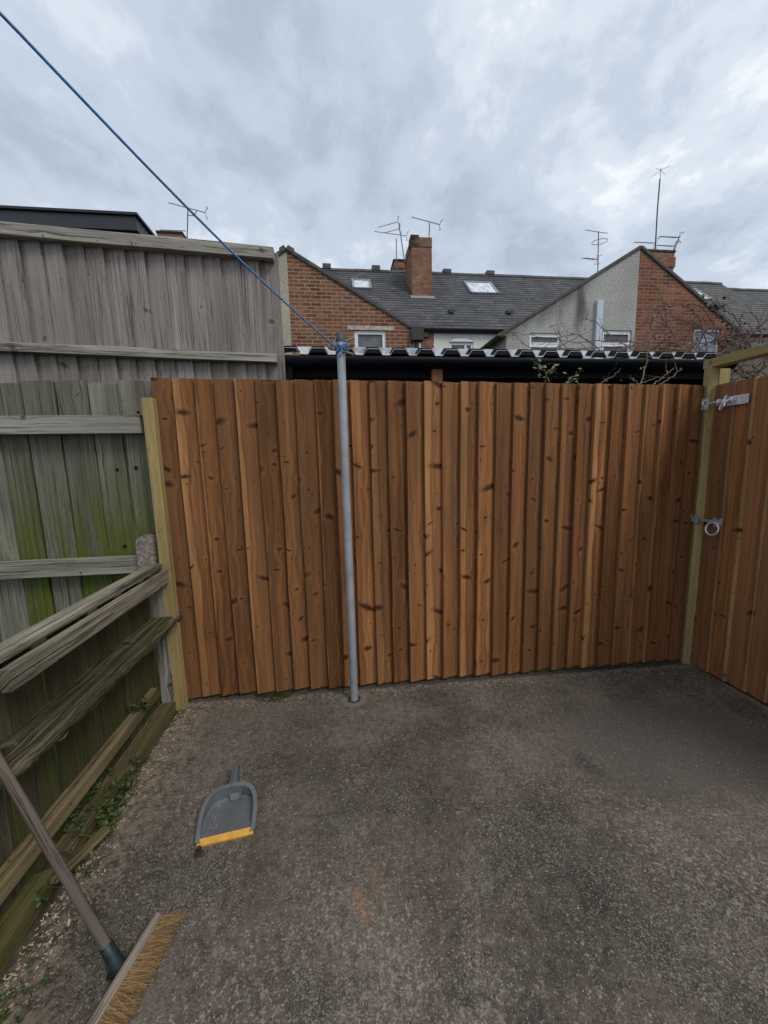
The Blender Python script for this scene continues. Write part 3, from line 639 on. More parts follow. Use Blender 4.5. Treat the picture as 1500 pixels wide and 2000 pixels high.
mb = MB(); along_y(mb, -1.0, .235, .98, 1.92, .05, .045, 57, up=True, wob=.004, ragged=.004); mb.build('bottom_rail', M['foot'], lf)
mb = MB(); along_y(mb, -.99, .20, .2, .955, .07, .05, 58, up=True, wob=.004, ragged=.01); mb.build('bottom_rail', M['foot'], lf)
for y_ in (1.99, .7):
    mb = MB(); mb.timber((-1.055, y_, .0), UPV, (1, 0, 0), .86, .05, .05, nseg=6); mb.build('post', M['low'], lf)
mb = MB(); along_y(mb, -.985, gz(-.98, 1.6)+.020, 1.21, 2.0, .075, .062, 63, wob=.004, ragged=.008)
tag(mb.build('loose_timber', M['foot']), 'mossy length of timber on the ground along the low fence, farther one', 'timber')
mb = MB(); mb.timber((-.965, .35, gz(-.95, .6)+.015), (-.03, .8, 0), (1, 0, 0), .80, .07, .062, seed=64, wob=.005, ragged=.014)
tag(mb.build('loose_timber', M['foot']), 'split length of timber on the ground beside the broom handle, nearer one', 'timber')
# bark slab that lies between the two timbers
mb = MB(); mb.timber((-.95, 1.12, gz(-.9, 1.1)+.045), (.45, .8, .12), (1, -.5, .3), .16, .05, .012, seed=65, wob=.008, ragged=.02, nseg=8)
tag(mb.build('bark_slab', M['foot']), 'broken brown slab of bark between the two loose timbers', 'bark')
# round topped stub
mb = MB(); sx, sy, w = -1.022, 2.05, .043; prof = []
for k in range(13):
    a = math.pi*k/12; prof.append((-w*math.cos(a), 1.003+.045*math.sin(a)))
ring_ = [(-w, .55)]+prof+[(w, .55)]; K = len(ring_)
vs = [(sx+a, sy-.03, b) for a, b in ring_]+[(sx+a, sy+.03, b) for a, b in ring_]
mb.add(vs, [tuple(range(K)), tuple(reversed(range(K, 2*K)))]+[(k, k+K, (k+1) % K+K, (k+1) % K) for k in range(K)])
tag(mb.build('post_stub', M['stub']), 'round topped weathered post stub beside the pale post', 'post')

# ------------------------------------------------------------------ dustpan
dp = thing('dustpan', 'grey plastic dustpan with a yellow rubber lip lying on the concrete', 'dustpan', (-.46, 1.3, .07))
base_z = gz(-.46, 1.3)+.006
FL, FR = PZ(382, 1652, base_z), PZ(497, 1624, base_z); FL.z = FR.z = 0
ax = (FR-FL); Wd = ax.length; ax.normalize(); ay = Vector((-ax.y, ax.x, 0)); mid = (FL+FR)/2
def dpt(u, v, z): return mid+ax*u+ay*v+Vector((0, 0, base_z+z))
hw = Wd/2; Ld = .178
N = 48
def outline(k, grow=0):
    a = math.pi*k/N                              # from right front to left front round the back
    cx, cyv = math.cos(a), math.sin(a)
    return (hw+grow+.020*math.sin(a))*math.copysign(abs(cx)**.66, cx), (Ld+grow)*abs(cyv)**.78
def hgt(k): return .18+.82*math.sin(math.pi*k/N)**.6
mb = MB()
def band(r0, r1, sm=True):
    vs = []
    for k in range(N+1):
        for (gq, zq) in (r0, r1):
            u, vv = outline(k, gq); vs.append(dpt(u, vv, zq if zq < .01 else zq*hgt(k)))
    mb.add(vs, [(2*k, 2*k+2, 2*k+3, 2*k+1) for k in range(N)], rnd=.5, smooth=sm)
band((-.020, .003), (-.011, .007)); band((-.011, .007), (-.013, .054)); band((-.013, .054), (.002, .057)); band((.002, .057), (.003, .050)); band((.003, .050), (-.008, .004))
cen = [dpt(*outline(k, -.020), .003) for k in range(N+1)]; fb = [dpt((hw-.014)*(1-2*k/N), .0, .003) for k in range(N+1)]
fv = [cen[k].lerp(fb[k], j/6) for k in range(N+1) for j in range(7)]
mb.add(fv, [(k*7+j, k*7+j+1, (k+1)*7+j+1, (k+1)*7+j) for k in range(N) for j in range(6)], rnd=.5)
rp = [dpt(-hw+.010, .010, .0070), dpt(hw-.010, .010, .0070), dpt(hw-.014, .036, .0075), dpt(-hw+.014, .036, .0075)]
rp += [p-Vector((0, 0, .006)) for p in rp]
mb.add(rp, [(0, 1, 2, 3), (2, 6, 7, 3), (0, 4, 5, 1), (0, 3, 7, 4), (1, 5, 6, 2)], rnd=.5)
mb.build('pan', M['plastic'], dp)
mb = MB(); lip = []
for k in range(13):
    u = (-hw+.004)+(2*hw-.008)*k/12
    lip += [dpt(u, -.006, -.005), dpt(u, -.0058, .001), dpt(u, .013, .0098), dpt(u, .013, -.002)]
mb.add(lip, [(k*4+j, (k+1)*4+j, (k+1)*4+(j+1) % 4, k*4+(j+1) % 4) for k in range(12) for j in range(4)]+[(0, 1, 2, 3), (51, 50, 49, 48)], rnd=.4)
mb.build('rubber_lip', M['yellow'], dp)
# channel handle
mb = MB(); pr = []
hs = [(.150, .016, .020, .012), (.170, .042, .023, .020), (.195, .057, .020, .022), (.215, .058, .0175, .021), (.266, .057, .0165, .019), (.276, .052, .011, .012)]
for (vv, zt, w, dz) in hs:
    sec = [(-w, 0), (-w+.003, 0), (-w+.005, -dz*.8), (w-.005, -dz*.8), (w-.003, 0), (w, 0), (w*.9, -dz), (-w*.9, -dz)]
    pr += [dpt(.012+a*1.-(vv-.15)*.06, vv, zt+b) for a, b in sec]
mb.add(pr, [(i*8+j, i*8+(j+1) % 8, (i+1)*8+(j+1) % 8, (i+1)*8+j) for i in range(len(hs)-1) for j in range(8)]+[tuple(range(8)), tuple(reversed(range(8*(len(hs)-1), 8*len(hs))))], rnd=.5)
mb.build('handle', M['plastic'], dp)

# ------------------------------------------------------------------ broom
br = thing('broom', 'old wooden yard broom with coir bristles lying at the lower left', 'broom', (-.6, .9, .07))
h0, h1 = PZ(309, 1788, .100), PZ(140, 2066, .100)       # top edge line of the head
hd = (h1-h0).normalized(); side = Vector((-hd.y, hd.x, 0)); side = side if side.x > 0 else -side
tilt = (side*.80-Vector((0, 0, 1))*.60).normalized()                  # the way the bristles point
topn = (side*.6+Vector((0, 0, 1))*.8).normalized()
mb = MB(); mb.timber(h0, hd, topn, (h1-h0).length, .026, .024, seed=81, wob=.0022, bev=.004, nseg=22, ragged=.004); 
mb.build('head', M['broomhead'], br)
hb = PZ(229, 1884, .104); ht = PY(-40, 1425, .985); dirh = (ht-hb).normalized()
mb = MB(); pts = [hb+dirh*(.03+t*1.25) for t in [k/14 for k in range(15)]]; mb.tube(pts, [.0122+.0004*math.sin(k*1.7) for k in range(15)], 16); mb.build('handle', M['handle'], br)
mb = MB(); mb.tube([hb-dirh*.012, hb+dirh*.015, hb+dirh*.06, hb+dirh*.062], [.017, .016, .0148, .0128], 16); mb.box((hb.x-.020, hb.y-.015, .082), (hb.x+.004, hb.y+.015, .092)); mb.build('socket', M['socket'], br)
mb = MB(); rr = random.Random(4); HL = (h1-h0).length
for i in range(5200):
    row = rr.choice((-1, 0, 1)); tq = rr.random(); tq = (math.floor(tq*24)+.5+rr.gauss(0, .27))/24; 
    cl = math.floor(tq*24); r2 = random.Random(cl*3+row); 
    p = h0+hd*(HL*min(max(tq, 0), 1))+topn*(row*.008+rr.gauss(0, .002))+tilt*.009
    sp = (tq-.5)*-.0
    L = .055+rr.gauss(0, .009); fan = hd*(rr.gauss(0, .16)+r2.gauss(0, .14)-.75+.55*min(1, tq*1.6))+topn*(row*.12+rr.gauss(0, .12)+r2.gauss(0, .05))
    dr = (tilt+fan).normalized(); bend = Vector((0, 0, -1))*rr.uniform(-.1, .25)+hd*rr.gauss(0, .12)
    q1 = p+dr*L*.55; q2 = p+(dr+bend*.4).normalized()*L
    for q in (q1, q2):
        gg = gz(q.x, q.y)+.004
        if q.z < gg: q.z = gg+rr.uniform(0, .006)
    mb.tube([p, q1, q2], [.0007, .00065, .0004], 3, rnd=rr.random(), cap=False)
mb.build('bristles', M['bristle'], br)

# ------------------------------------------------------------------ the shed behind the fence
SX0, SX1, SY0, SY1, SZ = -.375, 2.95, 2.70, 4.3, 2.150
sl_ = .298
sh = thing('lean_to_shed', 'black open shed with corrugated roof just behind the brown fence', 'shed', (1.2, 2.8, -.05))
mb = MB(); per = .187; x_ = SX0-.04; prof = []
rj = random.Random(3); k = 0
while x_ < SX1+.15:
    prof += [(x_, 0), (x_+.052, 0), (x_+.080, .040), (x_+.159, .040)]; x_ += per
prof = [(a, b) for a, b in prof if a < SX1+.06]
vs = []
for j in range(2):
    y_ = SY0-.05+(SY1-SY0+.15)*j
    for a, b in prof: vs.append((a, y_, SZ-.004*0+b+sl_*(y_-SY0)-.008*(a-SX0)/3.3))
Kp = len(prof); vs += [(a, b, c-.003) for a, b, c in vs]
fs = [(k, k+1, Kp+k+1, Kp+k) for k in range(Kp-1)]+[(2*Kp+k, 3*Kp+k, 3*Kp+k+1, 2*Kp+k+1) for k in range(Kp-1)]+[(k, 2*Kp+k, 2*Kp+k+1, k+1) for k in range(Kp-1)]
mb.add(vs, fs); mb.build('roof_sheet', M['roofsheet'], sh)
# black blocks stand in for the shade under the ridges
zf = lambda a: SZ-.008*(a-SX0)/3.3
for k in range(0, Kp-3, 4):
    (a, _), (b, _), (c, _), (d_, _) = prof[k+1], prof[k+2], prof[k+3], (prof[k+4] if k+4 < Kp else (prof[k+3][0]+.028, 0))
    mb = MB(); z0 = zf(a); y0, y1 = SY0-.046, SY0+.02
    q = [(a+.002, z0-.004), (b+.001, z0+.0355), (c-.001, z0+.0355), (d_-.002, z0-.004)]
    vs = [(u, y0, w) for u, w in q]+[(u, y1, w+.02) for u, w in q]; mb.add(vs, [(3, 2, 1, 0), (4, 5, 6, 7), (0, 1, 5, 4), (1, 2, 6, 5), (2, 3, 7, 6), (3, 0, 4, 7)]); mb.build('ridge_shade_block', M['black_and_shade'], sh)
mb = MB(); gp_ = []
for j in range(9):                                            # half round black gutter
    a = math.pi*j/8; gp_.append((-math.cos(a)*.055, -math.sin(a)*.060))
vs = []
for X in (SX0+.02, SX1+.10):
    for u, w in gp_: vs.append((X, SY0-.065+u*1.0, zf(X)-.045+w))
    for u, w in reversed(gp_): vs.append((X, SY0-.065+u*.93, zf(X)-.043+w*.93))
Kg = 18; mb.add(vs, [(k, (k+1) % Kg, Kg+(k+1) % Kg, Kg+k) for k in range(Kg)]+[tuple(range(9))+(), tuple(range(Kg+8, Kg-1, -1))], smooth=True); mb.build('gutter', M['black'], sh)
mb = MB(); mb.box((SX0, SY1, -.05), (SX1, SY1+.03, zf(0)+sl_*(SY1-SY0)-.01)); mb.build('back_wall', M['black_and_shade'], sh)
for X in (SX0, SX1-.03):
    mb = MB(); vs = [(X, SY0+.03, -.05), (X, SY1-.002, -.05), (X, SY1-.002, 2.10+sl_*(SY1-SY0)-.02), (X, SY0+.03, 2.12)]
    vs += [(a+.03, b, c) for a, b, c in vs]; mb.add(vs, [(3, 2, 1, 0), (4, 5, 6, 7), (0, 1, 5, 4), (1, 2, 6, 5), (2, 3, 7, 6), (3, 0, 4, 7)]); mb.build('side_wall', M['black_and_shade'], sh)
mb = MB(); mb.box((SX0+.01, SY0+.0, 1.99), (SX1, SY0+.028, 2.09)); mb.build('fascia_board', M['black_and_shade'], sh)
mb = MB(); mb.timber((.717, SY0-.03, -.05), UPV, (1, 0, 0), 2.09, .078, .05, seed=91); mb.build('post', M['gate'], sh)
mb = MB(); mb.timber((SX0+.045, SY0-.06, .0), UPV, (1, 0, 0), 2.12, .09, .04, seed=92); mb.build('corner_post', M['black'], sh)
mb = MB(); mb.timber((SX0-.012, SY0-.07, 1.2), UPV, (1, 0, 0), .87, .016, .02, seed=93); mb.build('trim_strip', M['green'], sh)

# ------------------------------------------------------------------ houses
WY, MY, RY = 8.5, 12.0, 15.5
ZE, ZR = 5.59, 8.82                                          # main eaves and ridge
def gable_wall(mb, xs, top, y, holes, z0=-.06, depth=.1, mi=0):
    """upright wall at depth y between xs[0] and xs[-1]; top(x) its upper edge; holes = [(x0,x1,z0,z1)] with reveals"""
    br = sorted(set(list(xs)+[h[0] for h in holes]+[h[1] for h in holes]))
    def quad(a, b, za0, zb0, za1, zb1):
        n = max(1, int((b-a)/.25)); m = 6
        for i in range(n):
            u0, u1 = a+(b-a)*i/n, a+(b-a)*(i+1)/n
            vs, tex, acr = [], [], []
            for j in range(m+1):
                for u, lo, hi in ((u0, za0+(zb0-za0)*i/n, za1+(zb1-za1)*i/n), (u1, za0+(zb0-za0)*(i+1)/n, za1+(zb1-za1)*(i+1)/n)):
                    zz = lo+(hi-lo)*j/m; vs.append((u, y, zz)); tex.append((u, zz, 0)); acr.append(max(0, top(u)-zz))
            mb.add(vs, [(2*j, 2*j+1, 2*j+3, 2*j+2) for j in range(m)], tex, .5, acr, mi)
    for a, b in zip(br, br[1:]):
        mid_ = (a+b)/2; hs_ = sorted([h for h in holes if h[0] < mid_ < h[1]], key=lambda h: h[2])
        zl = z0
        for h in hs_:
            quad(a, b, zl, zl, h[2], h[2]); zl = h[3]
        quad(a, b, zl, zl, top(a), top(b))
    for (a, b, c, d_) in holes:
        for p4 in ([(a, c), (a, d_)], [(b, d_), (b, c)], [(a, d_), (b, d_)], [(b, c), (a, c)]):
            (u0, w0), (u1, w1) = p4
            vs = [(u0, y, w0), (u1, y, w1), (u1, y+depth, w1), (u0, y+depth, w0)]; mb.add(vs, [(0, 1, 2, 3)], [(u+yy*1., w, 0) for u, yy, w in vs], .5, [2.]*4, mi)
def window(parent, x0, x1, z0, z1, y, transom=None, mullion=None, pane='pane', fw=.055, cut=True):
    mb = MB(); y0, y1 = y+.035, y+.095
    mb.box((x0, y0, z0), (x0+fw, y1, z1)); mb.box((x1-fw, y0, z0), (x1, y1, z1)); mb.box((x0+fw, y0, z1-fw), (x1-fw, y1, z1)); mb.box((x0+fw, y0, z0), (x1-fw, y1, z0+fw))
    zt = z0+fw
    if transom: mb.box((x0+fw, y0+.003, transom-.035), (x1-fw, y1-.003, transom+.035)); mb.box((x0+fw+.006, y0-.006, transom+.04), (x1-fw-.006, y0+.01, transom+.065)); mb.box((x0+fw+.006, y0-.006, z1-fw-.03), (x1-fw-.006, y0+.01, z1-fw-.006))
    if mullion: mb.box((mullion-.03, y0+.003, z0+fw), (mullion+.03, y1-.003, z1-fw))
    fr = mb.build('window', M['white'], parent)
    mb = MB(); mb.box((x0+.01, y+.07, z0+.01), (x1-.01, y+.078, z1-.01)); p = mb.build('pane', M[pane], fr)
    return fr
def slate_plane(mb, a, b, c, d, courses, step=.010):
    """roof slope: a->b along the eaves, d->c along the ridge, laid in stepped courses"""
    a, b, c, d = map(Vector, (a, b, c, d)); nrm = (b-a).cross(d-a).normalized(); Ls = (d-a).length; Lr = (b-a).length
    for i in range(courses):
        t0, t1 = i/courses, (i+1)/courses
        p0, p1, p2, p3 = a.lerp(d, t0), b.lerp(c, t0), b.lerp(c, t1), a.lerp(d, t1)
        vs = [p0+nrm*step, p1+nrm*step, p2, p3, p0, p1]
        tex = [((p-a).dot((b-a).normalized())+0., .21*(i+tt), 0) for p, tt in ((p0, .02), (p1, .02), (p2, .98), (p3, .98), (p0, .02), (p1, .02))]
        mb.add(vs, [(0, 1, 2, 3), (4, 5, 1, 0)], tex, .5)
    vs = [a-nrm*.05, b-nrm*.05, c-nrm*.05, d-nrm*.05, a, b, c, d]; mb.add(vs, [(3, 2, 1, 0), (0, 1, 5, 4), (1, 2, 6, 5), (2, 3, 7, 6), (3, 0, 4, 7)])
def roof_z(Y): return ZE+(ZR-ZE)*(Y-MY)/(RY-MY)
def ridge_tiles(mb, x0, x1, y, z):
    n = max(1, int((x1-x0)/.45))
    for i in range(n):
        a, b = x0+(x1-x0)*i/n, x0+(x1-x0)*(i+1)/n-.012; jz = rng.uniform(-.012, .012)
        vs = []
        for X in (a, b):
            for u, w in ((-.13, -.10), (-.085, -.01), (0, .035), (.085, -.01), (.13, -.10)): vs.append((X, y+u, z+w+jz))
        mb.add(vs, [(k, k+5, k+6, k+1) for k in range(4)]+[(0, 1, 2, 3, 4), (9, 8, 7, 6, 5)])
def rooflight(parent, x0, x1, Y0, Y1):
    mb = MB(); nrm = Vector((0, -(ZR-ZE), RY-MY)).normalized()
    def pt(X, Y, h): return Vector((X, Y, roof_z(Y)))+nrm*h
    def bar(xa, xb, ya, yb, h=.075):
        q = [pt(xa, ya, 0), pt(xb, ya, 0), pt(xb, yb, 0), pt(xa, yb, 0), pt(xa, ya, h), pt(xb, ya, h), pt(xb, yb, h), pt(xa, yb, h)]
        mb.add(q, [(0,3,2,1),(4,5,6,7),(0,1,5,4),(1,2,6,5),(2,3,7,6),(3,0,4,7)])
    w = .07; bar(x0, x0+w, Y0, Y1); bar(x1-w, x1, Y0, Y1); bar(x0+w, x1-w, Y1-w*.8, Y1); bar(x0+w, x1-w, Y0, Y0+w*.8, .06)
    fr = mb.build('rooflight', M['lead'], parent)
    mb = MB(); mb.add([pt(x0+w, Y0+w*.8, .05), pt(x1-w, Y0+w*.8, .05), pt(x1-w, Y1-w*.8, .05), pt(x0+w, Y1-w*.8, .05)], [(0, 1, 2, 3)]); mb.build('pane', M['sky_reflection_pane'], fr)
def vent_tile(parent, x, y):
    mb = MB(); z = roof_z(y); mb.add([(x-.1, y-.12, z-.02), (x+.1, y-.12, z-.02), (x+.08, y+.12, z+.13), (x-.08, y+.12, z+.13), (x-.09, y-.13, z+.09), (x+.09, y-.13, z+.09)], [(0, 1, 5, 4), (4, 5, 2, 3), (0, 4, 3), (1, 2, 5)]); mb.build('roof_vent', M['slate'], parent)
def chimney(parent, x0, x1, y0, y1, z0, z1, corbel=True, soot='sootbrick', pots=()):
    def stack(mb, a, b, c, d_, e, f_, mi=0):
        for (u0, v0), (u1, v1) in (((a, c), (b, c)), ((b, c), (b, d_)), ((b, d_), (a, d_)), ((a, d_), (a, c))):
            Lq = math.hypot(u1-u0, v1-v0); o_ = rng.uniform(0, 3)
            mb.add([(u0, v0, e), (u1, v1, e), (u1, v1, f_), (u0, v0, f_)], [(0, 1, 2, 3)], [(o_, e, 0), (o_+Lq, e, 0), (o_+Lq, f_, 0), (o_, f_, 0)], .5, None, mi)
        mb.add([(a, c, f_), (b, c, f_), (b, d_, f_), (a, d_, f_), (a, c, e), (b, c, e), (b, d_, e), (a, d_, e)], [(0, 1, 2, 3), (7, 6, 5, 4)], None, .5, None, mi)
    mb = MB(); h = z1-z0
    if corbel:
        stack(mb, x0, x1, y0, y1, z0, z1-.55); stack(mb, x0-.03, x1+.03, y0-.03, y1+.03, z1-.55, z1-.47); stack(mb, x0-.06, x1+.06, y0-.06, y1+.06, z1-.47, z1-.16); stack(mb, x0-.03, x1+.03, y0-.03, y1+.03, z1-.16, z1)
    else:
        stack(mb, x0, x1, y0, y1, z0, z1-.30); stack(mb, x0-.022, x1+.004, y0-.022, y1+.02, z1-.30, z1-.22); stack(mb, x0-.012, x1+.002, y0-.012, y1+.01, z1-.22, z1)
    ch = mb.build('chimney', M['chimbrick'] if soot != 'all' else M['sootbrick'], parent)
    mb = MB(); stack(mb, x0-.035, x0+.36*(x1-x0), y0-.045, y0+.35, z1-.26, z1+.05) if soot == 'patch' else stack(mb, x0-.05, x1+.05, y0-.05, y1+.05, z1-.005, z1+.06); mb.build('flaunching', M['sootbrick'], ch)
    for (u, w) in pots:
        mb = MB(); mb.tube([(u, w, z1), (u, w, z1+.16), (u, w, z1+.165)], [.075, .065, .05], 12); mb.build('pot', M['lead'], ch)
def slope_strip(mb, x0, z0, x1, z1, y0, y1, t=.08, mi=0):         # rectangular strip that follows a roof slope in the XZ plane
    d = Vector((x1-x0, 0, z1-z0)); n = Vector((-d.z, 0, d.x)).normalized(); n = n if n.z > 0 else -n
    q = [Vector((x0, y0, z0)), Vector((x1, y0, z1)), Vector((x1, y0, z1))+n*t, Vector((x0, y0, z0))+n*t]
    vs = q+[p+Vector((0, y1-y0, 0)) for p in q]; mb.add(vs, [(0, 1, 2, 3), (7, 6, 5, 4), (0, 4, 5, 1), (1, 5, 6, 2), (2, 6, 7, 3), (3, 7, 4, 0)])
def side_wall(mb, x, y0, y1, z0, z1):
    vs = [(x, y0, z0), (x, y1, z0), (x, y1, z1), (x, y0, z1)]; mb.add(vs, [(0, 1, 2, 3)], [(b, c, 0) for a, b, c in vs], .5, [2.]*4)
def wing(parent, x_peak, z_peak, x_eave, z_eave, wall, holes, roof='slate', y1=None, copx=0.):
    """half of a shared two storey rear gable: front wall, outer side wall, roof slope and verge"""
    y1 = y1 or MY+1.5; lo, hi = min(x_peak, x_eave), max(x_peak, x_eave)
    top = lambda u: z_peak+(z_eave-z_peak)*(u-x_peak)/(x_eave-x_peak)
    mb = MB(); gable_wall(mb, [lo, hi], top, WY, holes); side_wall(mb, x_eave, WY, MY, -.06, z_eave); mb.build('wing_wall', M[wall], parent)
    e = .10*(1 if x_eave > x_peak else -1); xe_, ze_ = x_eave+e, top(x_eave+e)
    mb = MB(); a, b, c, d = ((xe_, y1, ze_+.02), (xe_, WY-.03, ze_+.02), (x_peak, WY-.03, z_peak+.02), (x_peak, y1, z_peak+.02))
    if x_eave > x_peak: a, b, c, d = b, a, d, c
    slate_plane(mb, a, b, c, d, 12); rf = mb.build('wing_roof', M[roof], parent)
    mb = MB(); slope_strip(mb, xe_, ze_-.02, x_peak, z_peak-.02, WY-.035, WY+.05, .055); mb.build('verge', M['ridge'], parent)
    mb = MB(); mb.tube([(xe_+e*.3, WY-.05, ze_-.03), (xe_+e*.3, MY+.1, ze_-.03)], .06, 10); mb.build('wing_gutter', M['dark'], parent)
def main_block(parent, x0, x1, wall, holes, roof='slate', drop=0., rz=0.):
    mb = MB(); gable_wall(mb, [x0, x1], lambda u: ZE-drop, MY, holes); mb.build('rear_wall', M[wall], parent)
    mb = MB(); slate_plane(mb, (x0, MY-.09, roof_z(MY-.09)-drop), (x1, MY-.09, roof_z(MY-.09)-drop), (x1, RY, ZR-drop), (x0, RY, ZR-drop), 24)
    mb.add([(x0, RY, ZR-drop), (x1, RY, ZR-drop), (x1, RY+3.5, ZE-drop), (x0, RY+3.5, ZE-drop)], [(0, 1, 2, 3)], [(0, 0, 0), (4, 0, 0), (4, 5, 0), (0, 5, 0)])
    mb.add([(x0, MY, ZE-drop), (x0, RY+3.5, ZE-drop), (x0, RY, ZR-drop)], [(0, 1, 2)]); mb.add([(x1, MY, ZE-drop), (x1, RY+3.5, ZE-drop), (x1, RY, ZR-drop)], [(2, 1, 0)])
    mb.build('roof', M[roof], parent)
    mb = MB(); ridge_tiles(mb, x0, x1, RY, ZR-drop+.02); mb.build('ridge', M['ridge'], parent)
def gutter(parent, x0, x1, y, z):
    mb = MB(); mb.tube([(x0, y, z), (x1, y, z)], .07, 10); mb.box((x0, y+.05, z-.10), (x1, y+.075, z+.06)); mb.build('gutter', M['dark'], parent)

# rendered house at the far left (its half of the shared wing shows beside the tall fence)
H0 = thing('terraced_house', 'terraced house with a pale cement rendered strip of gable beside the tall fence', 'house', (-3, WY, -.06))
wing(H0, -.90, 5.83, -3.6, 4.05, 'render2', [])
main_block(H0, -5.0, -.90, 'brick', [])
# brick house
H1 = thing('terraced_house', 'brick terraced house with a half gable and a white framed window', 'house', (1, WY, -.06))
wing(H1, -.90, 5.83, 1.72, 4.335, 'brick', [(.456, 1.15, 3.50, 4.26)])
window(H1, .456, 1.15, 3.50, 4.26, WY, pane='pane', fw=.075)
mb = MB(); mb.box((.30, WY-.012, 4.262), (1.33, WY+.05, 4.345)); mb.build('lintel', M['lintel'], H1)
mb = MB()                                                    # tile creasing that closes the shared wing at the peak
slope_strip(mb, -.90, 5.815, -.78, 5.75, WY-.045, WY+.3, .085); slope_strip(mb, -1.0, 5.75, -.90, 5.815, WY-.045, WY+.3, .085); mb.build('kneeler', M['ridge'], H1)
main_block(H1, -.90, 3.15, 'brick', [(2.30, 2.75, 4.6, 5.17)])
window(H1, 2.30, 2.75, 4.6, 5.17, MY, fw=.07)
mb = MB(); mb.add([(2.25, MY-.05, 5.17), (2.8, MY-.05, 5.17), (2.8, MY-.05, 5.22), (2.53, MY-.05, 5.36), (2.25, MY-.05, 5.22), (2.25, MY+.02, 5.17), (2.8, MY+.02, 5.17), (2.8, MY+.02, 5.22), (2.53, MY+.02, 5.36), (2.25, MY+.02, 5.22)], [(0, 1, 2, 3, 4), (2, 7, 8, 3), (3, 8, 9, 4), (0, 4, 9, 5), (1, 6, 7, 2), (0, 5, 6, 1)]); mb.build('window_hood', M['white'], H1)
gutter(H1, 1.72, 3.15, MY-.13, roof_z(MY-.09)-.03)
mb = MB(); mb.box((1.70, WY-.10, 4.05), (1.98, WY+.12, 4.32)); mb.tube([(1.84, WY, 4.1), (1.84, WY, 3.4)], .04, 8); mb.build('hopper', M['dark'], H1)
mb = MB(); mb.box((2.78, MY-.09, 5.25), (2.96, MY, 5.46)); mb.build('vent_box', plain('brown_vent', (.08, .05, .035), .7), H1)
rooflight(H1, .74, 1.43, 14.08, 14.68)
chimney(H1, 2.83, 3.55, 13.74, 14.9, 7.0, 9.12, corbel=False, soot='patch', pots=((3.34, 14.1),))
mb = MB(); nn_ = Vector((0, -(ZR-ZE), RY-MY)).normalized(); q = [Vector((X, Y, roof_z(Y)))+nn_*.016 for X, Y in ((2.76, 13.60), (3.62, 13.60), (3.62, 13.76), (2.76, 13.76))]; mb.add(q+[p-nn_*.02 for p in q], [(0, 1, 2, 3), (0, 4, 5, 1), (3, 7, 4, 0), (1, 5, 6, 2)]); mb.build('flashing', M['lead'], H1)
for X in (-.15, 1.75): 
    mb = MB(); mb.box((X-.16, RY-.13, ZR-.02), (X+.16, RY+.13, ZR+.15)); mb.build('ridge_vent', M['ridge'], H1)
# cream and pebbledash house
H2 = thing('terraced_house', 'grey pebbledash terraced house with a dark stained half gable', 'house', (5.5, WY, -.06))
wing(H2, 7.15, 6.19, 3.93, 4.30, 'render', [(4.50, 5.26, 3.50, 4.27), (6.325, 7.07, 3.50, 4.36)])
window(H2, 4.50, 5.26, 3.50, 4.27, WY, transom=4.0); window(H2, 6.325, 7.07, 3.50, 4.36, WY, transom=4.02)
main_block(H2, 3.15, 7.25, 'cream', [(3.66, 4.45, 4.5, 5.12)])
window(H2, 3.66, 4.45, 4.5, 5.12, MY, fw=.075, mullion=4.2)
mb = MB(); ap = []
for k in range(13):
    t = -1+2*k/12; ap.append((4.055+t*.40, 5.118+.12*math.sqrt(max(0, 1-t*t*.98))))
for w_, mi in ((0, 0), (.03, 1)):
    qs = [(a_, MY+(.02 if mi == 0 else .03), b_+w_) for a_, b_ in ap]+[(a_, MY+(.02 if mi == 0 else .03)-.05, b_+w_) for a_, b_ in ap]
    n_ = len(ap); mb.add(qs, [tuple(range(n_, 2*n_))]+[(k, k+1, n_+k+1, n_+k) for k in range(n_-1)], None, .5, None, mi)
mb.build('arched_head', [M['white'], M['lintel']], H2)
gutter(H2, 3.15, 5.6, MY-.13, roof_z(MY-.09)-.03)
mb = MB(); mb.tube([(3.98, WY+.3, 4.2), (3.98, WY+.3, 3.3)], .04, 8); mb.build('downpipe', M['dark'], H2)
mb = MB(); mb.box((6.10, WY-.07, 2.9), (6.25, WY, 4.995)); mb.build('flue_boxing', plain('pale_blue_boxing', (.5, .56, .62), .5, var=.06), H2)
rooflight(H2, 5.05, 6.15, 14.0, 14.80); vent_tile(H2, 3.95, 12.75); vent_tile(H2, 5.98, 12.78)
for X in (4.6, 6.4):
    mb = MB(); mb.box((X-.16, RY-.13, ZR-.02), (X+.16, RY+.13, ZR+.12)); mb.build('ridge_vent', M['ridge'], H2)
# red brick house on the right
H3 = thing('terraced_house', 'red brick terraced house with half gable behind bramble stems', 'house', (9, WY, -.06))
wing(H3, 7.15, 6.19, 10.0, 4.36, 'brick2', [(8.73, 9.46, 3.40, 4.43)])
window(H3, 8.73, 9.46, 3.40, 4.43, WY, pane='frost', fw=.05)
mb = MB(); mb.box((8.65, WY-.012, 4.432), (9.55, WY+.05, 4.64)); mb.build('lintel', M['brick2'], H3)
main_block(H3, 7.25, 11.3, 'brick2', [])
chimney(H3, 10.62, 11.58, 12.3, 13.4, 5.7, 8.2, corbel=True, soot='top')
